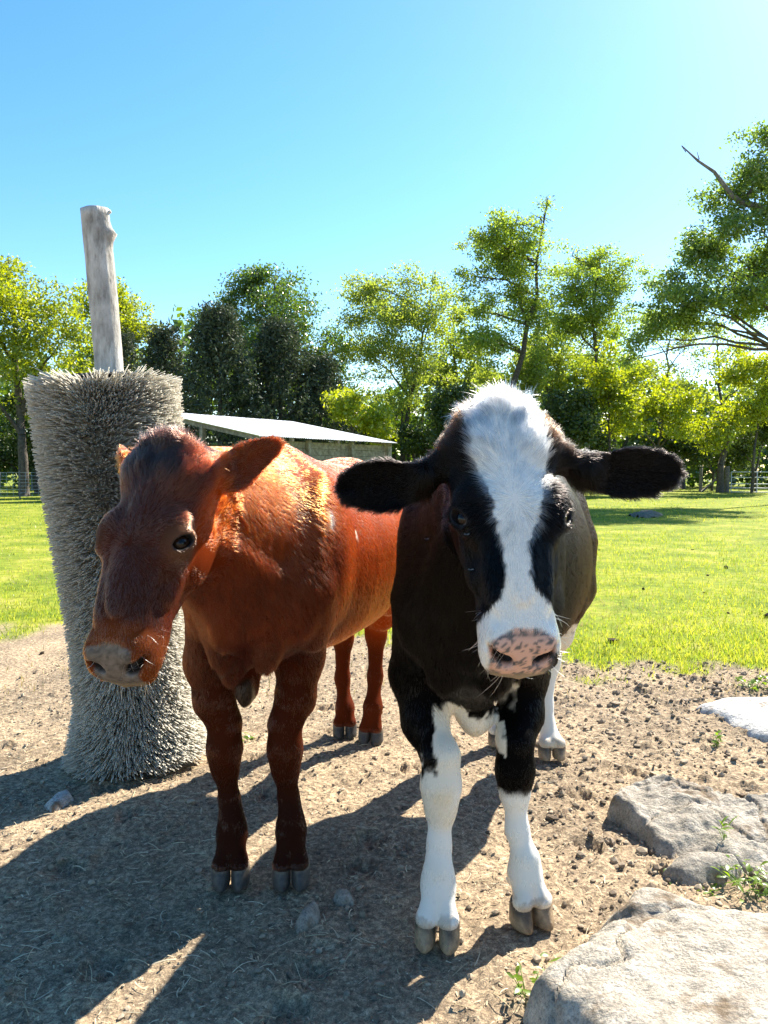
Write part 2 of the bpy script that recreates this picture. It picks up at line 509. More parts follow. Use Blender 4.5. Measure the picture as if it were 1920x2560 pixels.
        hell(.335, sg * .052, -.018, (.10, .018, .016), .04)                            # nasal bone edge
    hell(.30, 0, .004, (.13, .030, .012), .03)
    hell(.505, 0, -.128, (.050, .046, .026), .02)                                       # chin
    hell(-.015, 0, -.03, (.034, .06, .036), .03)                                        # poll crest
    dark = []
    # mouth slit and nostrils
    for sg in (-1, 1):
        mo = nrm(eu * .97 + ew * .24); R_ = np.stack([mo, ev, np.cross(mo, ev)])
        hell(.50, sg * .062, -.112, (.070, .026, .0035), .010, 'cut', R_)
        nax = nrm(eu * .52 + ev * sg * .38 + ew * .62)                                # nostril opening direction
        lon = nrm(np.cross(nax, nrm(eu * .55 + ev * sg * -.75 - ew * .35))); 
        lon = nrm(eu * -.42 + ev * sg * .62 + ew * .30); lon = nrm(lon - (lon @ nax) * nax)
        R_ = np.stack([nax, lon, np.cross(nax, lon)])
        dark.append((Hp(.540, sg * .047 * mzw, -.054), R_, np.array([.048, .0255, .0140]) * HS, (.010, .007, .007)))
        hell(.546, sg * .047 * mzw, -.050, (.034, .027, .0150), .012, 'cut', R_)
        hell(.530, sg * .068 * mzw, -.040, (.026, .018, .0065), .010, 'cut', R_)
    # eye openings
    eyes = []
    for sg in (-1, 1):
        ed = nrm(ev * sg * .74 + ew * .66 + eu * .04)
        el_ = nrm(eu * .62 * 1 + ew * .62 - ev * sg * .35); el_ = nrm(el_ - (el_ @ ed) * ed)
        et = np.cross(ed, el_)
        c = Hp(EY[0], sg * EY[1], EY[2])
        R_ = np.stack([el_, et, ed])
        pc = c + ed * .0225 * HS
        for rr, kk, md in (((.040, .0290, .012), .018, 'add'), ((.0290, .0160, .020), .005, 'cut')):
            f.ell(pc, np.array(rr) * HS, R_, kk, md)
        dark.append((pc, R_, np.array([.0315, .0190, .03]) * HS, (.012, .009, .008)))
        upv = et if et @ (-eu) > 0 else -et
        for ra_, rb_, rr in ((.035, .0245, .0050), (.041, .033, .0042)):
            an = np.linspace(.12, .88, 8) * math.pi
            arc = [pc + HS * (el_ * ra_ * math.cos(x) + upv * rb_ * math.sin(x) + ed * (.003 - .30 * ra_ * math.cos(x) ** 2)) for x in an]
            f.chain(arc, [rr * HS] * 8, 0.006)
        eyes.append((c + ed * .0015 * HS, ed, el_, sg))
    # ears
    for sg, (base, tip, nvec, wid) in zip((-1, 1), cfg['ears']):
        ax = tip - base; L = np.linalg.norm(ax); e0 = ax / L
        nn = nrm(nvec - (nvec @ e0) * e0); e1 = np.cross(nn, e0)
        def ear(P, base=base, e0=e0, e1=e1, nn=nn, L=L, wid=wid):
            X = P - base; t = (X @ e0) / L; s_ = X @ e1; n = X @ nn
            w = wid * np.interp(t, [-.02, .0, .15, .35, .55, .75, .88, .96, 1.0, 1.02], cfg['earprof'])
            cup = np.interp(t, [0, .3, .8, 1], [1.0, .55, .22, .05])
            nb = n - cup * s_ * s_ / wid + 0.012 * np.sin(np.clip(t, 0, 1) * 3.1)
            T = np.interp(t, [0, .3, 1], [.016, .0105, .0085])
            k = np.sqrt((s_ / w) ** 2 + (nb / T) ** 2 + 1e-9)
            return (k - 1) * T * 0.8 + np.maximum(np.maximum(-t - .02, t - 1.02), 0) * L
        f.put(ear, np.minimum(base, tip) - .07, np.maximum(base, tip) + .07, 0.012, m=0.01)
        hb_ = Hp(.055, sg * .075, -.07)
        f.cap(hb_, base + e0 * .035, .040, .026, 0.03)
    V, F = f.mesh()
    del f
    V = smooth_mesh(V, F, 3); N = vnormals(V, F)
    if ((V - V.mean(0)) * N).sum(1).mean() < 0: F = F[:, ::-1]; N = -N
    root = thing(name, label, 'cow', (A[0] + sv[0] * LEN / 2, A[1] + sv[1] * LEN / 2, 0))
    ctx = dict(W=W, Hl=Hl, Hp=Hp, A=A, sv=sv, lv=lv, q=q, LEN=LEN, EY=EY, H=H, HS=HS, cfg=cfg)
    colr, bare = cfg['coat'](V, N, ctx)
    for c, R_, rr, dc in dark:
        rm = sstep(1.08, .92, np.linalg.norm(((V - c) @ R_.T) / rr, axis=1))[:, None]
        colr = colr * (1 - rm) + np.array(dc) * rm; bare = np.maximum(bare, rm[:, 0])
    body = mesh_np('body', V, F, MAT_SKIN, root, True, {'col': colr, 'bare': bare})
    # eyes
    for c, ed, el_, sg in eyes:
        th = np.linspace(0, math.pi, 17); ph = np.linspace(0, 2 * math.pi, 24, endpoint=False)
        T, Pp = np.meshgrid(th, ph, indexing='ij')
        et = np.cross(ed, el_)
        d = np.cos(T)[..., None] * ed + np.sin(T)[..., None] * (np.cos(Pp)[..., None] * el_ + np.sin(Pp)[..., None] * et)
        gaze = nrm(ed + cfg.get('gaze', np.zeros(3)))
        r = .0265 * HS * (1 + 0.05 * sstep(.80, .97, d @ gaze))
        Ve = (c + d * r[..., None]).reshape(-1, 3)
        i = np.arange(16)[:, None] * 24; j = np.arange(24)[None, :]; j2 = (j + 1) % 24
        Fe = np.stack([i + j, i + j2, i + 24 + j2, i + 24 + j], -1).reshape(-1, 4)
        g = (d @ gaze).reshape(-1)
        ce = np.where((g > .66)[:, None], np.array([.022, .011, .006]), np.array(cfg.get('sclera', (.05, .03, .02))))
        ce = np.where((g > .93)[:, None], np.array([.003, .003, .004]), ce)
        mesh_np('eye', Ve, Fe, MAT_EYE, root, True, {'col': ce})
    for (ca, colf) in cfg['claws']:
        V_, F_, = ca
        mesh_np('hoof', V_, F_, MAT_HOOF, root, True, {'col': colf(V_)})
    ctx.update(V=V, F=F, N=N, bare=bare, col=colr, root=root, eyes=eyes)
    grow_coat(ctx)
    whiskers(ctx)
    lashes(ctx)
    return ctx

def toes(f, ft, co, tip, cfg):
    """two toes from the fetlock joint to the coronets; each claw becomes a hoof mesh"""
    fw = tip[:2] - co[:2]; fw = fw / (np.linalg.norm(fw) + 1e-9); sd = np.array([-fw[1], fw[0]])
    if sd[0] < 0: sd = -sd
    sp = cfg.get('splay', 0.027)
    for sg in (-1, 1):
        c = np.array([*(co[:2] + sd * sg * sp), co[2]])
        f.cap(ft, c - np.array([0, 0, .012]), .038, .0285, 0.016)
        f.ell(c + np.array([0, .0, -.012]), (.029, .034, .020), k=0.012)
        # dew claw bump behind
        dc = np.array([*(ft[:2] - fw * .045 + sd * sg * .026), ft[2] - .035])
        f.ell(dc, (.013, .012, .018), k=0.008)
        # hoof: rings from the coronet to the sole
        t2 = tip[:2] + sd * sg * (sp + cfg.get('toe_out', 0.0)); dirn = nrm(t2 - c[:2])
        sdn = np.array([-dirn[1], dirn[0]])
        lenf = np.linalg.norm(t2 - c[:2]) ; rings = []
        nseg = 18; ang = np.arange(nseg) / nseg * 2 * math.pi
        htop = c[2] - .004
        for tz, fr, bk, wd in ((1.0, .034, .036, .0300), (.86, .040, .040, .0318), (.6, .056, .043, .0325), (.3, .078, .045, .0325), (.06, .094, .045, .032), (0.0, .090, .043, .030)):
            fr = fr / .094 * lenf if lenf > 0.05 else fr
            ca, sa = np.cos(ang), np.sin(ang)
            along = np.where(ca > 0, np.abs(ca) ** 0.9 * fr, -np.abs(ca) ** 0.7 * bk)
            wid = np.sign(sa) * np.abs(sa) ** 0.8 * wd * (1 - 0.45 * np.clip(ca, 0, 1) ** 2)
            inner = (np.sign(sa) * sg < 0)
            # inner wall flatter
            wid = np.where(np.sign(wid) * sg < 0, wid * 0.80, wid)
            xy = c[:2] + dirn * along[:, None] + sdn * wid[:, None] * (1 if sdn @ sd > 0 else -1)
            rings.append(np.column_stack([xy, np.full(nseg, 0.004 + (htop - .004) * tz + (0.008 * (1 - tz) * 0))]))
        V = np.concatenate(rings + [rings[-1].mean(0, keepdims=True), rings[0].mean(0, keepdims=True) + [[0, 0, .003]]])
        nr = len(rings); Fq = []
        for a in range(nr - 1):
            for j in range(nseg): Fq.append((a * nseg + j, (a + 1) * nseg + j, (a + 1) * nseg + (j + 1) % nseg, a * nseg + (j + 1) % nseg))
        for j in range(0, nseg, 2):
            Fq.append((nr * nseg, (nr - 1) * nseg + (j + 2) % nseg, (nr - 1) * nseg + j + 1, (nr - 1) * nseg + j))
            Fq.append((nr * nseg + 1, j, j + 1, (j + 2) % nseg))
        cfg['claws'].append(((V, np.array(Fq)), cfg['hoofcol']))

def grow_coat(ctx):
    V, F, N, cfg, Hl = ctx['V'], ctx['F'], ctx['N'], ctx['cfg'], ctx['Hl']
    q0, q1, q2, q3 = (V[F[:, i]] for i in range(4))
    area = 0.5 * (np.linalg.norm(np.cross(q1 - q0, q2 - q0), axis=1) + np.linalg.norm(np.cross(q2 - q0, q3 - q0), axis=1))
    C = (q0 + q1 + q2 + q3) / 4
    Ls, dens = region(C, ctx)[:2]
    wgt = area * dens * (1 - ctx['bare'][F[:, 0]])
    n = cfg.get('hairs', 160000)
    fi = rng.choice(len(F), n, p=wgt / wgt.sum())
    a, b = rng.random(n)[:, None], rng.random(n)[:, None]
    bil = lambda X: ((X[F[fi, 0]] * (1 - a) + X[F[fi, 1]] * a) * (1 - b) + (X[F[fi, 3]] * (1 - a) + X[F[fi, 2]] * a) * b)
    P = bil(V); n_ = nrm(bil(N)); col = bil(ctx['col'])
    L, _, rad, lift, T, curl = region(P, ctx)
    wild = (0.14 + 0.80 * sstep(.02, -.02, np.abs(Hl(P)[:, 1]) - .2) + curl)[:, None]
    T = nrm(T) + (vecnoise(P * 75) * 0.34 + vecnoise(P * 210) * 0.20 + vecnoise(P * 22) * 0.20) * wild + rng.normal(0, .08, P.shape)
    T = nrm(T - (T * n_).sum(1, keepdims=True) * n_)
    L = L * (0.6 + 0.7 * rng.random(n)) * (0.75 + 0.5 * vnoise(P * 40))
    lift = lift * (0.6 + 0.9 * rng.random(n))
    K = 5; t = np.linspace(0, 1, K)[None, :, None]
    g = np.array([0, 0, -1.0])
    bend = vecnoise(P * 55 + 9) * (0.10 + 0.6 * curl[:, None])
    pts = (P - n_ * 0.0012)[:, None, :] + L[:, None, None] * (T[:, None, :] * t + n_[:, None, :] * (lift[:, None, None] * (t - 0.45 * t * t) + 0.16 * t * (1.3 - t))
          + bend[:, None, :] * t * t * 0.6 + g * t * t * 0.10)
    R = rad[:, None] * np.array([1.0, 1.0, .85, .6, .12])[None, :]
    # lighter and darker hairs, clump by clump
    br = (0.40 + 0.55 * rng.random(n) + 0.6 * (vnoise(P * 120) - .5) + .275 + (.55 * fbm(P * np.array([42, 42, 7.0]), 2) - .275) * sstep(.5, .8, P[:, 2]))[:, None]
    hair_object('coat', pts, R, np.clip(col * br * cfg.get('hairgain', 1.3), 0.0012, .93), MAT_HAIR2 if cfg.get('hairmat') else MAT_HAIR, ctx['root'])

def whiskers(ctx):
    cfg, Hl, V, N = ctx['cfg'], ctx['Hl'], ctx['V'], ctx['N']; eu, ev, ew = ctx['H']
    X = Hl(V); u, v, w = X.T
    ok = np.where((u > .44) & (u < .58) & (np.abs(v) > .035) & (w < -.02) & (w > -.17) | (u > .46) & (u < .57) & (w < -.12) & (w > -.18))[0]
    n = 84; pk = rng.choice(ok, n); P = V[pk]; nn = N[pk]
    d = nrm(nn * .9 + rng.normal(0, .25, (n, 3)) + np.array([0, 0, -.35]) + np.sign(v[pk])[:, None] * ev * .25)
    L = rng.uniform(.008, .036, n)[:, None, None]; t = np.linspace(0, 1, 7)[None, :, None]
    bend = rng.normal(0, .35, (n, 1, 3)) + np.array([0, 0, -.30])
    pts = P[:, None, :] + L * (d[:, None, :] * t + bend * t * t)
    R = np.full((n, 7), .00032) * np.array([1, 1, 1, .9, .8, .6, .3])
    hair_object('whiskers', pts, R, np.tile(np.array(cfg.get('whisker', (.75, .68, .55))), (n, 1)), MAT_HAIR, ctx['root'])

def lashes(ctx):
    pts, cols = [], []
    eu = ctx['H'][0]; HS = ctx['HS']; t = np.linspace(0, 1, 5)[:, None]
    for c, ed, el_, sg in ctx['eyes']:
        et = np.cross(ed, el_); upv = et if et @ (-eu) > 0 else -et
        for k in range(34):
            x = rng.uniform(.08, .92) * math.pi; low = k % 4 == 0
            b_ = c + HS * (el_ * .029 * math.cos(x) + upv * (-.015 if low else .0165) * math.sin(x) + ed * (.022 - .35 * .029 * math.cos(x) ** 2))
            d = nrm(ed * 1.0 + upv * (-.5 if low else .15) + el_ * .5 * math.cos(x) + rng.normal(0, .12, 3))
            pts.append(b_ + rng.uniform(.010, .019) * (d * t + (-upv if not low else upv * 0) * .55 * t * t)); cols.append((.01, .008, .007))
    P = np.array(pts); R = np.full(P.shape[:2], .0004) * np.array([1, 1, .9, .7, .3])
    hair_object('eyelashes', P, R, np.array(cols), MAT_HAIR, ctx['root'])

def region(P, ctx):
    """hair length, density, radius, lift, flow direction, curl for points P"""
    cfg, Hl, Hp, EY = ctx['cfg'], ctx['Hl'], ctx['Hp'], ctx['EY']
    X = Hl(P); u, v, w = X.T; z = P[:, 2]; n = len(P)
    rel = P[:, :2] - ctx['A']; s = rel @ ctx['sv']; l = rel @ ctx['lv']
    eu, ev, ew = ctx['H']
    L = np.full(n, .022); dens = np.full(n, 1.0); rad = np.full(n, .00055); lift = np.full(n, .05); curl = np.zeros(n)
    sv3 = np.array([*ctx['sv'], 0]); dn = np.array([0, 0, -1.0])
    # body: back and down
    T = sv3 * 0.75 + dn * (0.25 + 0.75 * sstep(1.3, .8, z))[:, None]
    neck = sstep(.05, -.25, s)
    L = L + neck * .006; dens += 2 * neck
    T = T + (sv3 * .1 + dn * .35) * neck[:, None]
    # legs
    leg = sstep(.72, .55, z)
    L = L * (1 - leg) + .011 * leg; T = T * (1 - leg[:, None]) + dn * leg[:, None]; dens += 2.6 * leg * (s < .5); rad = rad * (1 - .25 * leg)
    # head
    hd = (u > -.09) & (u < .62) & (np.abs(v) < .16) & (w > -.28) & (w < .1)
    hm = hd * 1.0 * sstep(-.24, -.17, w + np.clip(u, 0, .2) * .3)
    cu, cv = cfg['whorl']
    rv = nrm(np.stack([(u - cu) * 1.0, (v - cv) * 1.0], 1))
    Th = rv[:, :1] * eu + rv[:, 1:] * ev
    far = sstep(.05, .14, np.hypot(u - cu, v - cv))[:, None]
    below = sstep(cu - .02, cu + .12, u)[:, None]
    Th = Th * (1 - .5 * far * below) + eu * (.55 * far * below) + ev * (np.sign(v) * .1)[:, None]
    Th = Th - ew * (0.35 * sstep(-.05, -.12, w))[:, None]
    T = T * (1 - hm[:, None]) + Th * hm[:, None]
    Lh = np.interp(u, [-.06, -.02, .03, .10, .2, .3, .4, .5, .56], cfg['facelen'])
    Lh = np.where(w < -.08, np.minimum(Lh, .013), Lh)
    de = np.minimum(np.hypot(u - EY[0], np.abs(v) - EY[1] - .015), .2)
    Lh = Lh * (0.35 + .65 * sstep(.02, .06, de))
    L = L * (1 - hm) + Lh * hm
    dens = dens * (1 - hm) + 5.0 * hm; rad = rad * (1 - hm) + .00036 * hm; lift = lift * (1 - hm) + .16 * hm
    nearh = sstep(.48, .36, np.linalg.norm(P - Hp(.2, 0, -.12), axis=1)); dens = np.maximum(dens, 4.2 * nearh); rad = np.where(nearh > .5, np.minimum(rad, .00042), rad); lift = np.maximum(lift, .15 * nearh)
    # poll tuft stands up
    tu = hm * sstep(.035, -.02, u)
    lift = lift + tu * cfg.get('tuft_lift', .34); curl = curl + tu * .6 + hm * sstep(.14, .04, u) * .35
    T = T + (np.array([0, 0, 1.0]) * .4)[None, :] * tu[:, None]
    # ears
    for sg, (base, tip, nvec, wid) in zip((-1, 1), cfg['ears']):
        ax = tip - base; Le = np.linalg.norm(ax); e0 = ax / Le
        t = (P - base) @ e0 / Le
        r = np.linalg.norm((P - base) - (t * Le)[:, None] * e0, axis=1)
        em = ((t > .08) & (t < 1.1) & (r < wid * 1.5)) * sstep(.08, .25, t)
        rim = sstep(.6, .95, np.maximum(r / wid, (t - .45) / .5))
        L = L * (1 - em) + (.010 + .006 * rim) * em
        out = nrm((P - base) - ((t * Le)[:, None]) * e0)
        Te = e0[None, :] * .9 + out * (.25 + .5 * rim[:, None]) 
        T = T * (1 - em[:, None]) + Te * em[:, None]
        dens = dens * (1 - em) + (6.5 + 4 * rim) * em; rad = rad * (1 - em) + .00030 * em; lift = lift * (1 - em) + (.3 + .3 * rim) * em
    vis = cfg.get('vis')
    return L, dens, rad, lift, T, curl

# ------------------------------------------------------------------ the two cows
def hoof_red(V):
    z = V[:, 2:3]; t = sstep(.075, .045, z)
    return np.array([.30, .25, .19]) * (1 - t) + np.array([.070, .064, .060]) * t
def hoof_black(V):
    z = V[:, 2:3]; nz = (vnoise(V * 45)[:, None] - .5) * .05
    t = sstep(.055, .030, z + nz)
    return np.array([.085, .070, .055]) * (1 - t) + np.array([.34, .25, .16]) * t

def jag(P, sc=60, amp=.02): return (vnoise(P * sc) - .5) * amp + (vnoise(P * sc * 3) - .5) * amp * .5

def nose_pad(X, jg, padw=1.0):
    u, v, w = X.T
    edge = .492 + .020 * np.clip((np.abs(v) - .02) / .05, 0, 1) + .045 * sstep(-.06, -.11, w)
    return sstep(edge - .004, edge + .004, u + jg * .3) * sstep(-.136, -.128, w) * sstep(.074, .066, np.abs(v) * padw)

def coat_black(V, N, c):
    X = c['Hl'](V); u, v, w = X.T; z = V[:, 2]; n = len(V)
    rel = V[:, :2] - c['A']; s = rel @ c['sv']; l = rel @ c['lv']
    black = np.array([.0026, .0021, .0020]); white = np.array([.70, .67, .61])
    col = np.tile(black, (n, 1))
    jg = jag(V)
    # sunlit brown of the right flank painted into the coat; brownish poll fringe
    col = col + (np.array([.022, .012, .006]) * (sstep(.2, .8, s) * sstep(.05, .2, l))[:, None] * (.4 + .8 * vnoise(V * 6)[:, None]))
    head = (u > -.09) & (u < .62) & (np.abs(v) < .16) & (w > -.28) & (w < .1)
    hb = np.interp(u, [-.07, .0, .10, .165, .235, .285, .32, .365, .405, .432, .455, .48], [.075, .083, .088, .066, .052, .038, .028, .025, .029, .050, .085, .16])
    wm = sstep(hb + .003, hb - .003, np.abs(v - .004 + .012 * sstep(.24, .33, u) * sstep(.46, .40, u)) + jg * .6) * head * sstep(-.16, -.12, w + .05 * sstep(.42, .5, u))
    wm = np.maximum(wm, head * sstep(.455, .47, u + jg * .5) * sstep(-.165, -.14, w))
    wm = wm * (1 - head * sstep(.055, .063, v + jg) * sstep(.528, .540, u))              # black corner by one nostril
    fr = head * sstep(.10, -.02, u) * (1 - wm) * sstep(-.11, -.05, w)
    col = col + (np.array([.05, .026, .012]) * fr[:, None])
    # chest, legs
    def axis_d(pts):
        best = np.full(n, 9.0); ox = np.zeros(n)
        for a, b in zip(pts[:-1], pts[1:]):
            ab = b - a; t = np.clip(((V - a) @ ab) / (ab @ ab), 0, 1); d = V - (a + t[:, None] * ab); dd = np.linalg.norm(d, axis=1)
            ox = np.where(dd < best, d[:, 0], ox); best = np.minimum(best, dd)
        return best, ox
    K = c['cfg']; W = c['W']
    dl, oxl = axis_d([K['elbl'], K['legl'][0], K['legl'][2], K['fl']]); dr, oxr = axis_d([K['elbr'], K['legr'][0], K['legr'][2], K['fr']])
    lf = (dl < dr) & (dl < .12) & (s < .45); rf = (dr <= dl) & (dr < .12) & (s < .45); hind = s > .7
    jg2 = jag(V, 26, .10)
    lim = np.where(lf, .47 + .17 * sstep(-.028, .030, oxl), np.where(rf, .375, .62))
    front = lf | rf
    wl = sstep(.012, -.012, z - lim + jg2 * np.where(rf, .25, 1.0)) * (front | hind)
    bz = c['cfg']['brisket'][2]
    db = V - c['cfg']['brisket']
    wl = np.maximum(wl, (np.abs(db[:, 0]) < .085) * (np.abs(db[:, 1]) < .16) * sstep(.02, -.02, z - (bz + .050) + jg2 * 1.1) * (np.minimum(dl, dr) > .075))
    wl = np.maximum(wl, rf * (oxr < -.02) * sstep(.02, -.02, np.abs(z - .665) - .022 + jg2 * .6))
    wl = np.maximum(wl, hind * (z < .9) * (np.abs(l) < .2) * sstep(.02, -.02, z - .60 + jg2))
    wh = np.maximum(wm, wl)
    dirty = np.array([.66, .56, .40])
    knee = sstep(.10, .02, np.abs(z - .375)) * lf * sstep(.3, .7, vnoise(V * 20)) * .8 + .75 * sstep(.30, .1, z) * vnoise(V * 14) ** 1.5 + .5 * sstep(.36, .5, z)
    wc = white * (1 - (knee * (z < .8))[:, None]) + dirty * (knee * (z < .8))[:, None]
    col = col * (1 - wh[:, None]) + wc * wh[:, None]
    pad = nose_pad(X, jg) * head
    pink = np.array([.56, .33, .25]); gray = np.array([.10, .088, .085]); mud = np.array([.20, .155, .095])
    sp = sstep(.58, .64, fbm(V * 210, 2)) + sstep(.60, .68, fbm(V * 85 + 4, 2))
    sp = np.clip(sp + sstep(.010, -.004, np.abs(u - .505)) * .8, 0, 1)
    pc = pink * (1 - sp[:, None]) + gray * sp[:, None]
    md = sstep(-.072, -.092, w + jg) * .85
    pc = pc * (1 - md[:, None]) + mud * (0.7 + .6 * vnoise(V * 200)[:, None]) * md[:, None]
    bk = sstep(.052, .060, v + jg * .6)[:, None] * sstep(.53, .54, u)[:, None]
    pc = pc * (1 - bk) + np.array([.02, .02, .025]) * bk
    col = col * (1 - pad[:, None]) + pc * pad[:, None]
    # lower lip pale
    lip = head * sstep(.47, .5, u) * sstep(-.117, -.122, w)
    col = col * (1 - lip[:, None]) + np.array([.42, .36, .25]) * lip[:, None]
    bare = pad.copy()
    for cc, ed, el_, sg in []: pass
    EY = c['EY']
    de = np.linalg.norm(X - np.array([EY[0], 0, EY[2]]) - np.sign(v)[:, None] * np.array([0, EY[1] + .014, 0]), axis=1)
    bare = np.maximum(bare, head * sstep(.026, .020, de))
    er = head * sstep(.030, .022, de)
    col = col * (1 - er[:, None]) + np.array([.008, .007, .007]) * er[:, None]
    bare = np.maximum(bare, sstep(.075, .06, z))
    ft = sstep(.10, .085, z) * (vnoise(V * 30) > .45) * .5
    col = col * (1 - ft[:, None]) + np.array([.30, .23, .16]) * ft[:, None]
    return col, bare

def coat_red(V, N, c):
    X = c['Hl'](V); u, v, w = X.T; z = V[:, 2]; n = len(V)
    rel = V[:, :2] - c['A']; s = rel @ c['sv']; l = rel @ c['lv']
    jg = jag(V)
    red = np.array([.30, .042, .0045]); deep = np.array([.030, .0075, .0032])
    t = fbm(V * np.array([9, 9, 3.0]), 3)[:, None]
    col = red * (.75 + .5 * t)
    lo = np.maximum(np.maximum(sstep(1.02, .78, z) * sstep(.45, .1, s), .9 * sstep(1.24, 1.0, z) * sstep(.16, -.04, s)), sstep(.62, .40, z) * .85)[:, None]  # dark legs, plus chest and forequarter shade put into the coat colour
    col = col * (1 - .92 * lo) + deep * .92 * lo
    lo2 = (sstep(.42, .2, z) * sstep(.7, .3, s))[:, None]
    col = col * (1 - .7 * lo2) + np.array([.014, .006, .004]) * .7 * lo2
    head = (u > -.09) & (u < .62) & (np.abs(v) < .16) & (w > -.28) & (w < .1)
    fc = (head * sstep(-.10, -.04, w) * sstep(.5, .42, u) * .90)[:, None]  # dark brown face, deepened further with shade put into its colour
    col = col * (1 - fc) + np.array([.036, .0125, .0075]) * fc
    pl = (head * sstep(.13, .05, u + jg) * sstep(.10, .06, np.abs(v + .01)) * .95)[:, None]
    col = col * (1 - pl) + np.array([.022, .011, .008]) * pl
    EY = c['EY']
    de = np.linalg.norm(X - np.array([EY[0], 0, EY[2]]) - np.sign(v)[:, None] * np.array([0, EY[1] + .014, 0]), axis=1)
    tan = (head * sstep(.075, .03, de) * .75)[:, None]
    col = col * (1 - tan) + np.array([.12, .060, .032]) * tan
    er = (head * sstep(.026, .020, de))[:, None]
    col = col * (1 - er) + np.array([.03, .018, .014]) * er
    mz = (head * sstep(.43, .48, u + jg) * .8)[:, None]
    col = col * (1 - mz) + np.array([.14, .034, .008]) * mz
    for base, tip, _n, wid in c['cfg']['ears']:
        e0 = tip - base; Le = np.linalg.norm(e0); e0 = e0 / Le; t_ = (V - base) @ e0 / Le
        r_ = np.linalg.norm((V - base) - (t_ * Le)[:, None] * e0, axis=1)
        em = (((t_ > 0) & (t_ < 1.1) & (r_ < wid * 1.5)) * sstep(0, .25, t_) * .80)[:, None]
        col = col * (1 - em) + np.array([.050, .014, .006]) * em
    pad = nose_pad(X - np.array([.008, 0, 0]), jg, 1.18) * head
    pc = np.array([.125, .100, .080]) * (.25 + 1.5 * fbm(V * 75, 4, .65)[:, None]) * (1 - .45 * sstep(.55, .7, fbm(V * 160 + 3, 2)))[:, None]
    mud = sstep(-.08, -.10, w + jg * .5)[:, None]
    pc = pc * (1 - .5 * mud) + np.array([.30, .22, .12]) * .5 * mud
    col = col * (1 - pad[:, None]) + pc * pad[:, None]
    bare = np.maximum(pad, head * sstep(.026, .020, de))
    bare = np.maximum(bare, sstep(.075, .06, z))
    # sun glints on the flank painted in as white spots, white patch behind the brisket
    for c_, r_, a_ in c['cfg']['sun_glints']:
        pxs = 960 + FPX * V[:, 0] / V[:, 1]; pys = 1280 - FPX * np.tan(np.arctan2(V[:, 2] - CAMH, V[:, 1]) + PITCH)
        ok = np.where(np.hypot(pxs - c_[0], pys - c_[1]) < 14)[0]
        c_ = V[ok[V[ok, 1].argmin()]] if len(ok) else np.zeros(3)
        d = (V - c_); fl = sstep(1.0, .8, np.sqrt((d[:, 0] * d[:, 0] + d[:, 1] * d[:, 1]) / r_[0] ** 2 + (d[:, 2] / r_[1]) ** 2) + jg * 8) 
        fl = fl[:, None]
        col = col * (1 - fl) + np.array([.8, .76, .7]) * fl
    ex = c['cfg']['extra'][0]
    d = np.linalg.norm((V - ex[0]) / (np.array(ex[1]) * 1.15), axis=1)
    wp = (sstep(1.05, .95, d) * sstep(-.012, .012, (V - ex[0])[:, 1] + (V - ex[0])[:, 0]))[:, None]
    dk = (sstep(1.05, .95, d))[:, None] * (1 - wp)
    col = col * (1 - dk) + np.array([.02, .012, .009]) * dk
    col = col * (1 - wp) + np.array([.42, .33, .22]) * wp
    return col, bare

def leg_pts(tip, knee_px, can_px, fet_px, yo=.075, kdy=.0):
    Y = tip[1] + yo
    kn = at(*knee_px, Y + .02 + kdy); cn = at(*can_px, Y + .02 + kdy * .6); ft = at(*fet_px, Y)
    co = np.array([ft[0] * .55 + tip[0] * .45, ft[1] * .45 + tip[1] * .55 + .012, .082])
    return kn, cn, ft, co

# black cow
bc = dict(claws=[], hoofcol=hoof_black, coat=coat_black, hw=1.40, hairs=400000, hairgain=1.05, fat=.83, hairmat='black')
bc['fl'] = onground(1090, 2392); bc['fr'] = onground(1352, 2338)
bc['hl'] = onground(1252, 1872); bc['hr'] = onground(1385, 1906)
bc['legl'] = leg_pts(bc['fl'], (1102, 1965), (1098, 2110), (1096, 2215), .10)
bc['legr'] = leg_pts(bc['fr'], (1287, 1925), (1293, 2075), (1313, 2185), .09)
bc['hindl'] = leg_pts(bc['hl'], (1262, 1640), (1262, 1740), (1254, 1815), .09, .06)
bc['hindr'] = leg_pts(bc['hr'], (1372, 1660), (1362, 1760), (1376, 1850), .09, .06)
bc['elbl'] = at(1042, 1680, 2.26); bc['elbr'] = at(1305, 1680, 2.34); bc['soff'] = -.045; bc['shw'] = .86
bc['splay'] = .030; bc['toe_out'] = .002
bc['earprof'] = [.30, .36, .62, .94, 1.0, .92, .70, .44, .14, .02]; bc['hscale'] = .935; bc['pollc'] = 1.0
bc['muzw'] = .93
bc['poll'] = at(1260, 1034, 1.65); bc['yaw'] = math.radians(-3); bc['pitch'] = math.radians(66); bc['roll'] = math.radians(0.8)
bc['hwid'] = 1.06
bc['brisket'] = at(1185, 1835, 2.24)
bc['ears'] = [(at(1078, 1200, 1.73), at(846, 1222, 1.72), np.array([.15, -1.0, -.25]), .058),
              (at(1440, 1178, 1.73), at(1700, 1182, 1.74), np.array([-.10, -1.0, -.22]), .056)]
bc['whorl'] = (.215, .0)
bc['facelen'] = [.050, .046, .038, .030, .026, .019, .014, .010, .006]
bc['xr'] = (-.16, 1.02); bc['yr'] = (1.36, 4.05); bc['yhead'] = 1.90
bc['sclera'] = (.42, .27, .22); bc['eye'] = (.245, .095, -.029); bc['gaze'] = np.array([-.30, 0, 0])
black = cow('cow', 'black cow with a white blaze and white lower legs facing the camera', bc)

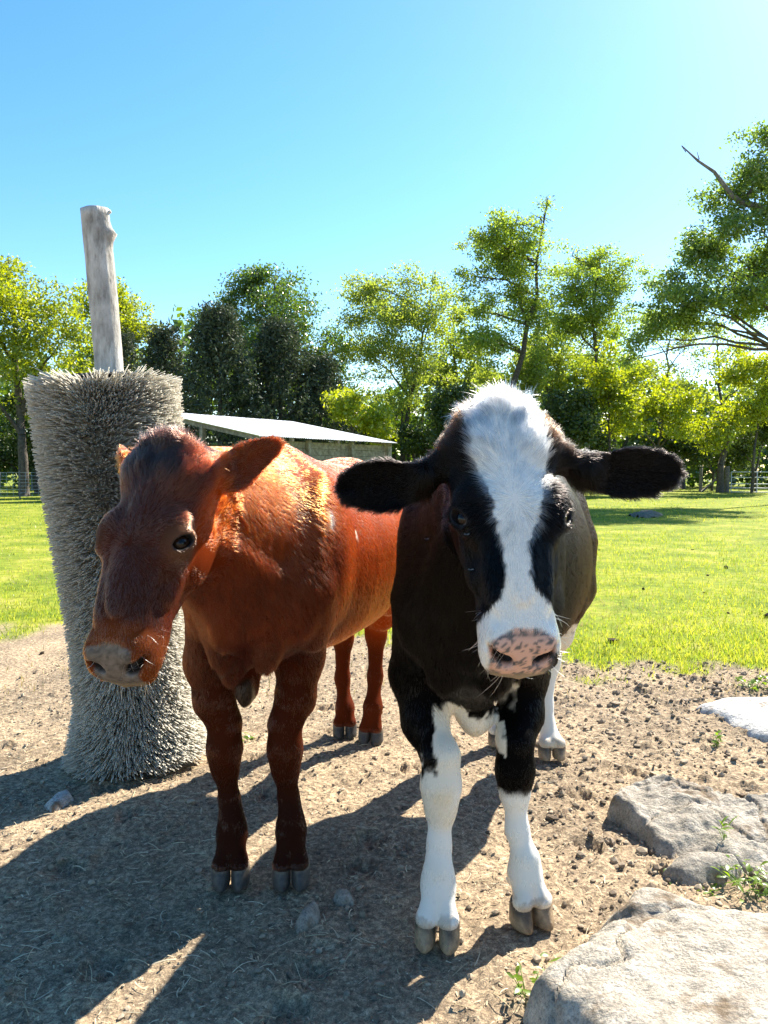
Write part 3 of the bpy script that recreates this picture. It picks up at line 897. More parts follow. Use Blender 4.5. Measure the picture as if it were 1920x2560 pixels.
# red cow
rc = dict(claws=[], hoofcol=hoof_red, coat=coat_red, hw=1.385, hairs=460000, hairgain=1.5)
rc['fl'] = onground(572, 2236); rc['fr'] = onground(727, 2236)
rc['hl'] = onground(862, 1850); rc['hr'] = onground(920, 1866)
rc['legl'] = leg_pts(rc['fl'], (562, 1872), (574, 2000), (579, 2085), .10)
rc['legr'] = leg_pts(rc['fr'], (713, 1875), (722, 1995), (727, 2080), .10)
rc['hindl'] = leg_pts(rc['hl'], (858, 1600), (856, 1695), (862, 1770), .09, .06)
rc['hindr'] = leg_pts(rc['hr'], (940, 1590), (938, 1690), (932, 1768), .09, .06)
rc['elbl'] = at(525, 1650, 2.44); rc['elbr'] = at(748, 1640, 2.48); rc['shw'] = .88
rc['splay'] = .027
rc['earprof'] = [.45, .60, .85, 1.0, .92, .70, .46, .26, .08, .02]
rc['poll'] = at(400, 1118, 1.88); rc['yaw'] = math.radians(16); rc['pitch'] = math.radians(63); rc['roll'] = math.radians(0)
rc['hscale'] = .965; rc['muzw'] = 1.06
rc['brisket'] = at(576, 1712, 2.28); rc['brw'] = .75
rc['extra'] = [(at(614, 1722, 2.38), (.028, .05, .055))]
rc['ears'] = [(at(336, 1170, 2.02), at(300, 1142, 2.20), np.array([-.5, -1.0, -.3]), .046),
              (at(528, 1198, 1.93), at(704, 1108, 2.02), np.array([.35, -1.0, -.55]), .058)]
rc['whorl'] = (.265, .0)
rc['facelen'] = [.034, .034, .032, .026, .015, .012, .011, .010, .006]
rc['xr'] = (-.86, .28); rc['yr'] = (1.50, 4.22); rc['yhead'] = 2.14
rc['sclera'] = (.03, .02, .015)
rc['sun_glints'] = [((836, 1290), (.014, .034), 0), ((903, 1336), (.010, .020), 0)]
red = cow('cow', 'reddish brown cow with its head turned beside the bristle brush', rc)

# ------------------------------------------------------------------ ground
def grass_amount(x, y):
    """1 = turf, 0 = bare trampled soil"""
    yb = 5.75 - 0.30 * np.clip(x, -2.2, 3.0) + (fbm(p3(x * .9, y * .9), 3) - .5) * 1.6 + (fbm(p3(x * 4, y * 4 + 9), 2) - .5) * .8
    return sstep(-.25, .25, y - yb)
def patchy(x, y): return fbm(p3(x * .55 + 40, y * .55), 3)
prng = np.random.default_rng(5)
PRINTS = [(prng.uniform(-2, 2.4), prng.uniform(1.8, 5.2), prng.uniform(-.5, .5)) for _ in range(64)]
def ground_z(x, y):
    near = sstep(9, 5, np.hypot(x, y - 3))
    g = grass_amount(x, y)
    z = (fbm(p3(x * 1.3, y * 1.3), 2) - .5) * .030 * near
    d = (fbm(p3(x * 14, y * 14, 0 * x + 3), 4, .55) - .5) * .030 + np.clip(fbm(p3(x * 30, y * 30, 0 * x + 5), 3) - .56, 0, 1) * .11
    right = sstep(.6, 1.6, x)
    d = d * (0.55 + .35 * right)
    z = z + d * near * (1 - .6 * g) - .012
    if x.min() < 3 and y.min() < 6:                 # trodden hoof prints
        for hx, hy, ha in PRINTS:
            dx = x - hx; dy = y - hy; k = (np.abs(dx) < .13) & (np.abs(dy) < .13)
            if not k.any(): continue
            a_ = dx[k] * math.cos(ha) + dy[k] * math.sin(ha); b_ = -dx[k] * math.sin(ha) + dy[k] * math.cos(ha)
            r_ = np.sqrt(((np.abs(a_) - .026) / .026) ** 2 + (b_ / .058) ** 2)
            z[k] = z[k] - .020 * sstep(1.15, .75, r_) + .008 * sstep(.5, 0, np.abs(r_ - 1.45))
    return z + .35 * sstep(14, 40, y) * (fbm(p3(x * .05, y * .05), 2) - .5)
def axis(lo, hi, step, far_lo, far_hi, gr=1.07):
    a = list(np.arange(lo, hi, step))
    s = step; v = a[-1]
    while v < far_hi: s *= gr; v += s; a.append(v)
    s = step; v = a[0]; b = []
    while v > far_lo: s *= gr; v -= s; b.append(v)
    return np.array(b[::-1] + a)
gx = axis(-2.2, 2.6, .0150, -400, 400, 1.10); gy = axis(1.5, 4.6, .0150, -40, 600, 1.045)
GX, GY = np.meshgrid(gx, gy, indexing='ij')
GZ = ground_z(GX, GY)
nx_, ny_ = GX.shape
ii = np.arange(nx_ - 1)[:, None] * ny_ + np.arange(ny_ - 1)[None, :]
GF = np.stack([ii, ii + ny_, ii + ny_ + 1, ii + 1], -1).reshape(-1, 4)
GV = np.stack([GX, GY, GZ], -1).reshape(-1, 3)
m, nt, out = new_mat('soil_and_turf')
b = principled(nt, out, rough=0.95, spec=0.08)
n1 = noise_tex(nt, 55, 8, .65); n2 = noise_tex(nt, 2.2, 4); n3 = noise_tex(nt, 240, 3, .6)
soil = ramp(nt, n1.outputs[0], [(.30, (.13, .104, .080)), (.47, (.26, .21, .155)), (.58, (.40, .33, .24)), (.72, (.60, .51, .38))])
soil2 = mix_rgb(nt, soil.outputs[0], ramp(nt, n2.outputs[0], [(.35, (.72, .70, .68)), (.65, (1.15, 1.1, 1.02))]).outputs[0], 1.0, 'MULTIPLY')
soil3 = mix_rgb(nt, soil2, ramp(nt, n3.outputs[0], [(.35, (.62, .60, .58)), (.66, (1.3, 1.25, 1.15))]).outputs[0], 1.0, 'MULTIPLY')
turfn = noise_tex(nt, 1.1, 6, .7); turfn2 = noise_tex(nt, 9, 5, .7)
turf = ramp(nt, turfn.outputs[0], [(.30, (.085, .13, .018)), (.46, (.17, .22, .026)), (.57, (.25, .27, .038)), (.70, (.36, .33, .10))])
turf2 = mix_rgb(nt, turf.outputs[0], ramp(nt, turfn2.outputs[0], [(.3, (.6, .62, .5)), (.7, (1.25, 1.2, 1.1))]).outputs[0], 1.0, 'MULTIPLY')
ga = nd(nt, 'ShaderNodeAttribute', attribute_name='turf')
nt.links.new(mix_rgb(nt, soil3, turf2, ga.outputs['Fac']), b.inputs['Base Color'])
bump(nt, n1.outputs[0], b, 0.7, 0.012)
MAT_GROUND = m
gr = mesh_np('ground', GV, GF, MAT_GROUND, None, True, {'turf': grass_amount(GX, GY).ravel()})
tag(gr, kind='structure')
del GX, GY, GZ, GV, GF
def gzf(x, y):
    z = ground_z(np.atleast_1d(np.asarray(x, float)), np.atleast_1d(np.asarray(y, float)))
    return z if np.ndim(x) else float(z[0])

# ------------------------------------------------------------------ rocks
def rock_mat(name, c1, c2, c3, sc=14):
    m, nt, out = new_mat(name)
    b = principled(nt, out, rough=0.9, spec=0.15)
    n = noise_tex(nt, sc, 8, .65); r = ramp(nt, n.outputs[0], [(.3, c1), (.5, c2), (.7, c3)])
    n2 = noise_tex(nt, 130, 4, .7); r2 = ramp(nt, n2.outputs[0], [(.32, (.55, .54, .52)), (.5, (1, 1, 1)), (.72, (1.3, 1.28, 1.22))])
    # earth caught in the hollows
    n3 = noise_tex(nt, 6, 6, .6); r3 = ramp(nt, n3.outputs[0], [(.56, (0, 0, 0)), (.66, (1, 1, 1))])
    c = mix_rgb(nt, r.outputs[0], r2.outputs[0], 1.0, 'MULTIPLY')
    c = mix_rgb(nt, c, (.20, .15, .10), r3.outputs[0])
    nt.links.new(c, b.inputs['Base Color'])
    n4 = noise_tex(nt, 45, 8, .65); bump(nt, n4.outputs[0], b, 1.0, 0.02)
    return m
MAT_ROCK = rock_mat('granite', (.27, .24, .195), (.43, .385, .315), (.57, .52, .44))
MAT_ROCKG = rock_mat('grey_granite', (.22, .195, .16), (.34, .305, .25), (.46, .42, .36), 11)
def poly_sd(P, poly):
    d = np.full(len(P), 1e9); ins = np.zeros(len(P), bool)
    for a, b in zip(poly, np.roll(poly, -1, 0)):
        e = b - a; w = P - a; t = np.clip((w @ e) / (e @ e), 0, 1)
        d = np.minimum(d, np.linalg.norm(w - t[:, None] * e, axis=1))
        c = ((a[1] > P[:, 1]) != (b[1] > P[:, 1])) & (P[:, 0] < (b[0] - a[0]) * (P[:, 1] - a[1]) / (b[1] - a[1] + 1e-12) + a[0])
        ins ^= c
    return np.where(ins, d, -d)
def rock(name, label, cat, outline, h, edge=.12, rough=.02, mat=None, step=.012, zref=None, tilt=(0, 0), ledge=0, group=None, seed=0):
    """a half-buried boulder: outline in the photograph at height zref, dome-and-slab profile, cracks and pits"""
    zref = h * .6 if zref is None else zref
    pts = np.array([onground(x, y, zref)[:2] for x, y in outline])
    lo, hi = pts.min(0) - .04, pts.max(0) + .04
    X, Y = np.meshgrid(np.arange(lo[0], hi[0], step), np.arange(lo[1], hi[1], step), indexing='ij')
    P = np.stack([X.ravel(), Y.ravel()], 1)
    q = p3(P[:, 0], P[:, 1], np.full(len(P), seed * 3.7))
    d = poly_sd(P + (np.stack([fbm(q * 9, 3), fbm(q * 9 + 50, 3)], 1) - .5) * edge * .9, pts)
    t = np.clip(d / edge, 0, 1)
    prof = 1 - (1 - t) ** 2.6
    c = pts.mean(0)
    z = h * prof * (.82 + .36 * fbm(q * 2.2, 3)) + ((P - c) @ np.array(tilt)) * prof
    z = z + (fbm(q * 7, 5, .55) - .5) * rough * 2.4 * (.3 + prof) + (fbm(q * 40, 3) - .5) * rough * .45
    if ledge:                       # broken shelf: steps that follow a warped layer
        s = (P - c) @ nrm(np.array([.35, -.93])) + (fbm(q * 3 + 7, 3) - .5) * .35
        z = z - ledge * sstep(.02, .09, s) * prof - ledge * .55 * sstep(.20, .25, s) * prof
    cr = np.abs(fbm(q * 3.1 + 21, 3) - .5)
    z = z - .022 * sstep(.012, 0, cr) * (rough > .012)
    g = gzf(P[:, 0], P[:, 1])
    z = np.where(d < 0, np.minimum(z, 0) - .05 - np.clip(-d, 0, .03) * 2, z - .015)
    keep = d > -.03
    n0, n1 = X.shape
    I = np.arange(n0 - 1)[:, None] * n1 + np.arange(n1 - 1)[None, :]
    F = np.stack([I, I + n1, I + n1 + 1, I + 1], -1).reshape(-1, 4)
    F = F[keep[F].all(1)]
    used = np.unique(F); mp = np.full(len(P), -1); mp[used] = np.arange(len(used))
    V = np.column_stack([P, z + np.minimum(g, 0) * 0])[used]
    o = mesh_np(name, V - np.array([c[0], c[1], 0]), mp[F], mat or MAT_ROCK, None, True)
    o.location = (c[0], c[1], 0)
    return tag(o, label, cat, group)
rock('boulder', 'large flat pale boulder filling the lower right corner beside the white hoof', 'boulder',
     [(1308, 2420), (1318, 2372), (1372, 2330), (1430, 2305), (1492, 2268), (1498, 2222), (1560, 2190), (1680, 2215), (1800, 2235), (1960, 2262), (2120, 2330), (2250, 2600), (2250, 2900), (1720, 2900), (1560, 2640), (1470, 2600), (1400, 2540), (1330, 2480)],
     .15, .10, .013, MAT_ROCK, .010, .12, (.02, -.03), 0, seed=1)
rock('boulder', 'grey craggy rock ledge jutting from the soil at the right edge', 'boulder',
     [(1520, 2010), (1530, 1975), (1572, 1950), (1640, 1945), (1760, 1968), (1850, 1985), (2000, 1968), (2100, 2030), (2100, 2200), (1930, 2170), (1850, 2135), (1790, 2120), (1700, 2118), (1640, 2095), (1590, 2055)],
     .075, .05, .030, MAT_ROCKG, .008, .05, (-.02, .04), .03, seed=2)
rock('rock', 'small low grey rock between the ledge and the big flat boulder', 'rock',
     [(1668, 2160), (1690, 2130), (1760, 2115), (1850, 2122), (1862, 2150), (1800, 2178), (1720, 2185)], .065, .07, .010, MAT_ROCKG, .009, .04, seed=3)
rock('rock', 'flat whitish rock lying at the edge of the grass, right side', 'rock',
     [(1735, 1758), (1790, 1738), (1960, 1735), (2100, 1770), (2080, 1850), (1960, 1850), (1880, 1826), (1820, 1790)], .05, .10, .010, rock_mat('pale_rock', (.42, .40, .36), (.55, .53, .49), (.66, .64, .6)), .014, .03, seed=4)
rock('stone', 'pale chipped stone at the foot of the bristle brush', 'stone',
     [(108, 2000), (135, 1975), (178, 1962), (190, 1980), (150, 2008), (122, 2016)], .035, .04, .005, rock_mat('bleached', (.36, .35, .32), (.48, .47, .44), (.6, .59, .56)), .007, .02, seed=5)
rock('stone', 'rounded grey stone half buried in front of the red cow', 'stone',
     [(735, 2292), (748, 2258), (780, 2236), (802, 2244), (800, 2276), (776, 2306), (748, 2312)], .045, .05, .006, MAT_ROCKG, .006, .02, seed=6)
rock('stone', 'small buried stone right of the rounded grey stone', 'stone',
     [(836, 2226), (845, 2212), (884, 2213), (890, 2236), (866, 2246), (842, 2244)], .03, .03, .006, MAT_ROCKG, .005, .015, seed=7)
rock('rock', 'low grey rock lying in the tree shade far out on the meadow', 'rock',
     [(1572, 1284), (1600, 1278), (1640, 1278), (1660, 1284), (1640, 1289), (1590, 1289)], .12, .3, .03, rock_mat('shade_toned_rock', (.10, .10, .07), (.15, .145, .11), (.21, .20, .16)), .05, .06, seed=8)  # tree shade is carried by this rock's darker colours
rock('rock', 'pointed grey rock on the meadow just behind the black cow', 'rock',
     [(1440, 1348), (1452, 1328), (1470, 1330), (1480, 1346), (1460, 1352)], .26, .16, .02, MAT_ROCKG, .03, .1, seed=9)

# ------------------------------------------------------------------ clods, chaff, straw
ico = bmesh.new(); bmesh.ops.create_icosphere(ico, subdivisions=1, radius=1)
IV = np.array([v.co[:] for v in ico.verts]); ico.faces.ensure_lookup_table()
IF = np.array([[v.index for v in f_.verts] for f_ in ico.faces]); ico.free()
def clods(name, n, xr, yr, smin, smax, mat, power=3.0, keep=None, lift=.2):
    x = rng.uniform(*xr, n); y = rng.uniform(*yr, n)
    if keep is not None:
        k = keep(x, y) > rng.random(n); x, y = x[k], y[k]
    n = len(x); s = smin + (smax - smin) * rng.random(n) ** power
    sc = s[:, None] * rng.uniform(.55, 1.25, (n, 3)); sc[:, 2] *= .7
    a = rng.uniform(0, 6.28, n); ca, sa = np.cos(a), np.sin(a)
    P = IV[None] * sc[:, None, :] * (0.72 + .56 * rng.random((n, len(IV), 1)))
    P = np.stack([P[..., 0] * ca[:, None] - P[..., 1] * sa[:, None], P[..., 0] * sa[:, None] + P[..., 1] * ca[:, None], P[..., 2]], -1)
    P = P + np.stack([x, y, gzf(x, y) + s * lift], 1)[:, None, :]
    F = IF[None] + (np.arange(n) * len(IV))[:, None, None]
    return tag(mesh_np(name, P.reshape(-1, 3), F.reshape(-1, 3), mat, None, False), kind='stuff')
def island_mat(name, c1, c2, rough=.95, mid=None):
    m, nt, out = new_mat(name); b = principled(nt, out, rough=rough, spec=.1)
    g = nd(nt, 'ShaderNodeNewGeometry')
    st = [(0, c1), (1, c2)] if mid is None else [(0, c1), (.5, mid), (1, c2)]
    r = ramp(nt, g.outputs['Random Per Island'], st)
    n = noise_tex(nt, 90, 4); r2 = ramp(nt, n.outputs[0], [(.3, (.7, .7, .7)), (.7, (1.2, 1.2, 1.2))])
    nt.links.new(mix_rgb(nt, r.outputs[0], r2.outputs[0], 1.0, 'MULTIPLY'), b.inputs['Base Color'])
    return m
MAT_CLOD = island_mat('clod', (.12, .092, .066), (.42, .34, .24), mid=(.24, .19, .135))
bare_f = lambda x, y: 1 - grass_amount(x, y)
clods('soil_clods', 9000, (-2.3, 2.7), (1.5, 6.5), .003, .014, MAT_CLOD, 2.5, bare_f)
o = clods('soil_clods', 3200, (.5, 3.2), (2.2, 6.5), .006, .022, MAT_CLOD, 2.2, bare_f)
o['label'] = 'crumbled dark clods on the sunlit soil at the right'
clods('dung_bits', 60, (-4, 6), (5.2, 13), .015, .045, island_mat('dung', (.035, .026, .018), (.09, .065, .04)), 2.0, None, .4)

def strips(name, n, xr, yr, l0, l1, w, mat, keep=None, bend=.35, lift=.006, seg=3, tiltmax=.25):
    x = rng.uniform(*xr, n); y = rng.uniform(*yr, n)
    if keep is not None:
        k = keep(x, y) > rng.random(n); x, y = x[k], y[k]
    n = len(x); L = l0 + (l1 - l0) * rng.random(n) ** 1.8
    a = rng.uniform(0, 6.28, n); b2 = rng.normal(0, bend, n); ti = rng.uniform(-.05, tiltmax, n)
    t = np.linspace(0, 1, seg + 1)
    ang = a[:, None] + b2[:, None] * t[None] * 2
    dx = np.cumsum(np.cos(ang), 1) - np.cos(ang); dy = np.cumsum(np.sin(ang), 1) - np.sin(ang)
    cx = x[:, None] + dx * (L / seg)[:, None]; cy = y[:, None] + dy * (L / seg)[:, None]
    cz = gzf(x, y)[:, None] + lift + ti[:, None] * np.sin(t * 3.14)[None] * L[:, None] * .5
    wd = w * rng.uniform(.5, 1.3, n)[:, None]
    ox = -np.sin(ang) * wd; oy = np.cos(ang) * wd; oz = rng.normal(0, .4, n)[:, None] * wd
    A_ = np.stack([cx + ox, cy + oy, cz + oz], -1); B_ = np.stack([cx - ox, cy - oy, cz - oz], -1)
    V = np.stack([A_, B_], 2).reshape(-1, 3)
    base = (np.arange(n) * (seg + 1) * 2)[:, None] + np.arange(seg)[None] * 2
    F = np.stack([base, base + 1, base + 3, base + 2], -1).reshape(-1, 4)
    return tag(mesh_np(name, V, F, mat, None, False), kind='stuff')
MAT_STRAW = island_mat('straw', (.30, .23, .13), (.62, .54, .38), .7, (.45, .37, .23))
MAT_CHAFF = island_mat('chaff', (.12, .09, .06), (.60, .50, .34), .85, (.34, .27, .18))
strips('chaff', 42000, (-2.4, 2.6), (1.5, 6.2), .004, .018, .0016, MAT_CHAFF, bare_f, .5, .004, 1, .3)
strips('straw', 5200, (-2.2, 1.4), (1.5, 4.4), .012, .075, .0012, MAT_STRAW, lambda x, y: .35 + .65 * sstep(.7, -.6, x), .22, .006, 4)

# ------------------------------------------------------------------ grass
def blades(name, n, mat, y_rows, hgt, wid, keepf, xw=.64, label=None):
    py = rng.uniform(*y_rows, n); Y = CAMH * FPX / (py - 1180.0)
    X = rng.uniform(-1, 1, n) * (xw * Y + .6)
    k = keepf(X, Y) > rng.random(n); X, Y = X[k], Y[k]; n = len(X)
    lod = np.maximum(1, Y / 9.0)
    pt = patchy(X, Y)
    h = hgt * rng.uniform(.45, 1.25, n) * (0.5 + pt) * lod ** .35; w = wid * rng.uniform(.6, 1.3, n) * lod
    a = rng.uniform(0, 6.28, n); ln = rng.uniform(.1, .9, n) * h; la = rng.uniform(0, 6.28, n)
    z = gzf(X, Y) - .004
    c = np.stack([X, Y, z], 1); sd = np.stack([np.cos(a) * w, np.sin(a) * w, 0 * a], 1)
    mid = c + np.stack([np.cos(la) * ln * .35, np.sin(la) * ln * .35, h * .6], 1); tip = c + np.stack([np.cos(la) * ln, np.sin(la) * ln, h], 1)
    V = np.stack([c - sd, c + sd, mid + sd * .7, mid - sd * .7, tip + sd * .08, tip - sd * .08], 1).reshape(-1, 3)
    o = (np.arange(n) * 6)[:, None]
    F = np.concatenate([o + np.array([[0, 1, 2, 3]]), o + np.array([[3, 2, 4, 5]])])
    ob = tag(mesh_np(name, V, F, mat, None, True), kind='stuff')
    if label: ob['label'] = label
    return ob
MAT_GRASS = leaf_mat('grass_blade', (.095, .17, .016), (.33, .345, .06), .55, (1.9, 1.75, .7), .4, .03)
turf_f = lambda x, y: grass_amount(x, y) * (.25 + .75 * sstep(.30, .55, patchy(x, y)))
blades('grass', 135000, MAT_GRASS, (1200, 1800), .040, .0034, turf_f, label='short bright green meadow grass')
MAT_DRY = leaf_mat('dry_blade', (.35, .29, .14), (.5, .42, .22), .3, (1.2, 1.1, .8))
blades('dry_grass', 22000, MAT_DRY, (1240, 1760), .045, .003, lambda x, y: grass_amount(x, y) * sstep(.5, .35, patchy(x, y)) + .15, label='dry yellow blades between the green grass')

# ------------------------------------------------------------------ weeds around the rocks
MAT_WEED = leaf_mat('weed_leaf', (.11, .20, .015), (.20, .30, .03), .5, (1.5, 1.4, .5), .35, .05)
def weed_leaf_mesh(nm, L, w):
    t = np.array([0, .25, .55, .82, 1.0]); wd = w * np.array([.15, .75, 1.0, .62, .04]); zz = L * (.35 * t - .30 * t * t)
    V = np.concatenate([np.stack([np.full(5, 0) - wd, t * L, zz + wd * .25], 1), np.stack([0 * t, t * L, zz], 1), np.stack([wd, t * L, zz + wd * .25], 1)])
    F = [[r * 5 + i, (r + 1) * 5 + i, (r + 1) * 5 + i + 1, r * 5 + i + 1] for r in (0, 1) for i in range(4)]
    o = mesh_np(nm, V, np.array(F), MAT_WEED); me = o.data; bpy.data.objects.remove(o); return me
LEAF_ME = [weed_leaf_mesh('leaf', .05, .011), weed_leaf_mesh('leaf', .036, .009), weed_leaf_mesh('leaf', .07, .006)]
def weed(label, px, py, n, spread, hgt, kind=0, z=0.0, scale=1.0):
    p = onground(px, py, z); r = thing('weed', label, 'weed', (p[0], p[1], gzf(p[0], p[1]) + z * .0 - .003 if z == 0 else z), 'weeds around the rocks')
    stems = []
    for k in range(n):
        a = rng.uniform(0, 6.28); rr = spread * math.sqrt(rng.random()); hz = hgt * rng.uniform(.1, 1.0)
        o = bpy.data.objects.new('leaf', LEAF_ME[kind if rng.random() < .7 else 1]); COL.objects.link(o); o.parent = r
        o.location = (rr * math.cos(a), rr * math.sin(a), hz)
        o.rotation_euler = (rng.uniform(-.2, .7), rng.uniform(-.4, .4), rng.uniform(0, 6.28)); s = scale * rng.uniform(.6, 1.2); o.scale = (s, s, s)
        if k % 2 == 0: stems.append((np.array([[rr * .4 * math.cos(a), rr * .4 * math.sin(a), 0], [rr * .7 * math.cos(a), rr * .7 * math.sin(a), hz * .6], [rr * math.cos(a), rr * math.sin(a), hz]]), [.0014, .0012, .0009]))
    V, F = tubes(stems, 4)
    o = mesh_np('stem', V, F, MAT_WEED); o.parent = r
weed('bushy green weed growing at the right edge below the rock ledge', 1880, 2215, 75, .11, .07, 0, 0, .62)
weed('low spreading green weed in front of the small low rock', 1740, 2195, 44, .10, .03, 1, 0, .7)
weed('tiny green weed at the left foot of the rock ledge', 1690, 2110, 22, .045, .035, 1, 0, .7)
weed('small dark weed under the left tip of the flat boulder', 1318, 2480, 18, .04, .06, 0, 0, .6)
weed('trailing grassy weed in front of the flat boulder', 1420, 2500, 16, .07, .09, 2)
weed('sparse weed near the bottom edge under the flat boulder', 1400, 2545, 14, .05, .03, 1)
weed('lone yellowish sprig on the bare soil left of the whitish rock', 1790, 1860, 14, .03, .06, 1)
weed('green weed tuft behind the whitish flat rock', 1890, 1722, 40, .12, .05, 1, 0, 1.3)
weed('thin green weed between the ledge and the small low rock', 1812, 2098, 10, .03, .05, 2, .05, .8)
weed('little yellow green weed on the soil behind the red cow forelegs', 612, 1840, 16, .05, .02, 1)

# ------------------------------------------------------------------ bristle brush on its post
bb = onground(347, 1935); BY = bb[1] + .20
b0 = np.array([*at(347, 1700, BY)[:1], BY, 0.0])
top_c = at(262, 950, BY)                                # centre of the brush's upper face
lean = nrm(top_c - b0); BH = np.linalg.norm(top_c - b0)
post_top = at(232, 525, BY)
brush = thing('scratching_brush', 'tall pale bristle scratching brush fixed round a leaning wooden post', 'brush', b0)
ax1 = nrm(np.cross(lean, np.array([0, 1.0, 0]))); ax2 = np.cross(lean, ax1)
m, nt, out = new_mat('weathered_wood')
b = principled(nt, out, rough=.9, spec=.1)
tc = nd(nt, 'ShaderNodeTexCoord'); mp = nd(nt, 'ShaderNodeMapping'); mp.inputs['Scale'].default_value = (26, 26, 7)
n = nd(nt, 'ShaderNodeTexNoise'); n.inputs['Detail'].default_value = 8; n.inputs['Scale'].default_value = 1.5; n.inputs['Roughness'].default_value = .65
nt.links.new(tc.outputs['Object'], mp.inputs[0]); nt.links.new(mp.outputs[0], n.inputs['Vector'])
r = ramp(nt, n.outputs[0], [(.30, (.26, .24, .21)), (.48, (.48, .46, .42)), (.7, (.66, .64, .60))])
n2 = noise_tex(nt, 7, 5); r2 = ramp(nt, n2.outputs[0], [(.3, (.6, .58, .55)), (.6, (1.05, 1.03, 1.0))])
nt.links.new(mix_rgb(nt, r.outputs[0], r2.outputs[0], 1.0, 'MULTIPLY'), b.inputs['Base Color'])
bump(nt, n.outputs[0], b, .9, .012)
MAT_WOOD = m
# post: knobbly debarked log
k, sd_ = 90, 28
tt_ = np.linspace(0, 1, k); ang = np.arange(sd_) / sd_ * 2 * math.pi
base_p = b0 - lean * .1
ctr = base_p + (post_top - base_p) * tt_[:, None] + np.outer(np.sin(tt_ * 5.5) * .012, ax1)
T_, A_ = np.meshgrid(tt_, ang, indexing='ij')
q = np.stack([np.cos(A_) * 1.3, np.sin(A_) * 1.3, T_ * 7], -1)
rad = .060 * (1.0 + .06 * (1 - T_)) * (1 + .12 * (fbm(q, 3) - .5)) + .008 * (fbm(q * np.array([3, 3, 1.0]), 3) - .5)
knot = np.exp(-((T_ - .955) / .010) ** 2 - ((np.cos(A_ - .2) - 1) / .12) ** 2) * .028
rad = rad + knot
PV = ctr[:, None, :] + rad[..., None] * (np.cos(A_)[..., None] * ax1 * -1 + np.sin(A_)[..., None] * ax2)
if ax1[0] < 0: pass
PVf = PV.reshape(-1, 3)
i = np.arange(k - 1)[:, None] * sd_; j = np.arange(sd_)[None]; j2 = (j + 1) % sd_
PF = np.stack([i + j, i + j2, i + sd_ + j2, i + sd_ + j], -1).reshape(-1, 4)
cap = [(k - 1) * sd_ + x for x in range(sd_)]
capF = np.array([[cap[0], cap[x], cap[x + 1], cap[x + 2]] for x in range(1, sd_ - 2, 2)])
post = mesh_np('post', PVf, np.concatenate([PF, capF]), MAT_WOOD, brush)
st = at(262, 531, BY)
V, F = tubes([(np.array([at(240, 540, BY), at(262, 535, BY), at(277, 528, BY)]), [.016, .012, .008])], 8)
mesh_np('branch_stub', V, F, MAT_WOOD, brush)
# core and top plate
MAT_DARK = noise_mat('dark_rubber', [(.3, (.012, .012, .012)), (.7, (.03, .03, .03))], 20, .7)
prof_h = np.array([0, .06, .16, .32, .55, .8, 1]); prof_r = np.array([.335, .302, .266, .258, .284, .314, .328])
V, F = tubes([(np.array([b0 + lean * (.02 + h_ * (BH - .04)) for h_ in prof_h]), prof_r - .105)], 28); mesh_np('core', V, F, noise_mat('bristle_roots', [(.3, (.26, .24, .20)), (.7, (.46, .43, .36))], 40), brush)
V, F = tubes([(np.array([b0 + lean * (BH - .002), b0 + lean * (BH + .008)]), [.20, .195])], 32); mesh_np('top_plate', V, F, MAT_DARK, brush)
# bristles in rings, tips following the waisted outline
m, nt, out = new_mat('bristle')
b = principled(nt, out, rough=.45, spec=.35)
g = nd(nt, 'ShaderNodeNewGeometry')
r = ramp(nt, g.outputs['Random Per Island'], [(0, (.66, .63, .55)), (.5, (.82, .79, .70)), (1, (.93, .90, .82))])
t_ = nd(nt, 'ShaderNodeBsdfTranslucent'); nt.links.new(r.outputs[0], t_.inputs[0]); nt.links.new(r.outputs[0], b.inputs['Base Color'])
mx = nd(nt, 'ShaderNodeMixShader'); mx.inputs[0].default_value = .48
nt.links.new(b.outputs[0], mx.inputs[1]); nt.links.new(t_.outputs[0], mx.inputs[2]); nt.links.new(mx.outputs[0], out.inputs[0])
MAT_BRI = m
NB = 34000
hz = rng.random(NB); rows = 58
hz = (np.floor(hz * rows) + .5 + rng.normal(0, .22, NB)) / rows
th = rng.random(NB) * 2 * math.pi
tuft = np.round(th * 26) / 26; th = th * .55 + tuft * .45 + rng.normal(0, .02, NB)
R1 = np.interp(hz, prof_h, prof_r) * rng.uniform(.93, 1.03, NB); R0_ = R1 - .115
drop = np.interp(hz, [0, .06, .16, .3, .6, .85, 1], [.01, .02, .04, .03, .01, .0, -.02]) + (vnoise(np.stack([np.cos(th) * 3, np.sin(th) * 3, hz * 14], -1)) - .5) * .022 + rng.normal(0, .008, NB)
swirl = .16 * (vnoise(np.stack([np.cos(th) * 1.6, np.sin(th) * 1.6, hz * 5 + 8], -1)) - .5) + .10 * np.sin(th * 1 + .8) + rng.normal(0, .03, NB)
def cylp(r, t, h): return b0 + lean * h[:, None] + r[:, None] * (np.cos(t)[:, None] * ax1 + np.sin(t)[:, None] * ax2)
hh = .03 + hz * (BH - .045)
p0 = cylp(R0_, th, hh); p1 = cylp(R0_ + (R1 - R0_) * .6, th + swirl * .35, hh - drop * .35); p2 = cylp(R1, th + swirl, np.maximum(hh - drop, .006))
d = nrm(p2 - p0); s1 = nrm(np.cross(d, np.array([.3, .2, .9]))); s2 = np.cross(d, s1)
wv = rng.uniform(.0020, .0032, NB)[:, None]
V = np.stack([p + w_ * wv * (s1 * math.cos(a) + s2 * math.sin(a)) for p, w_ in ((p0, 1), (p2, .8)) for a in (0, 2.09, 4.19)], 1).reshape(-1, 3)
o_ = (np.arange(NB) * 6)[:, None]
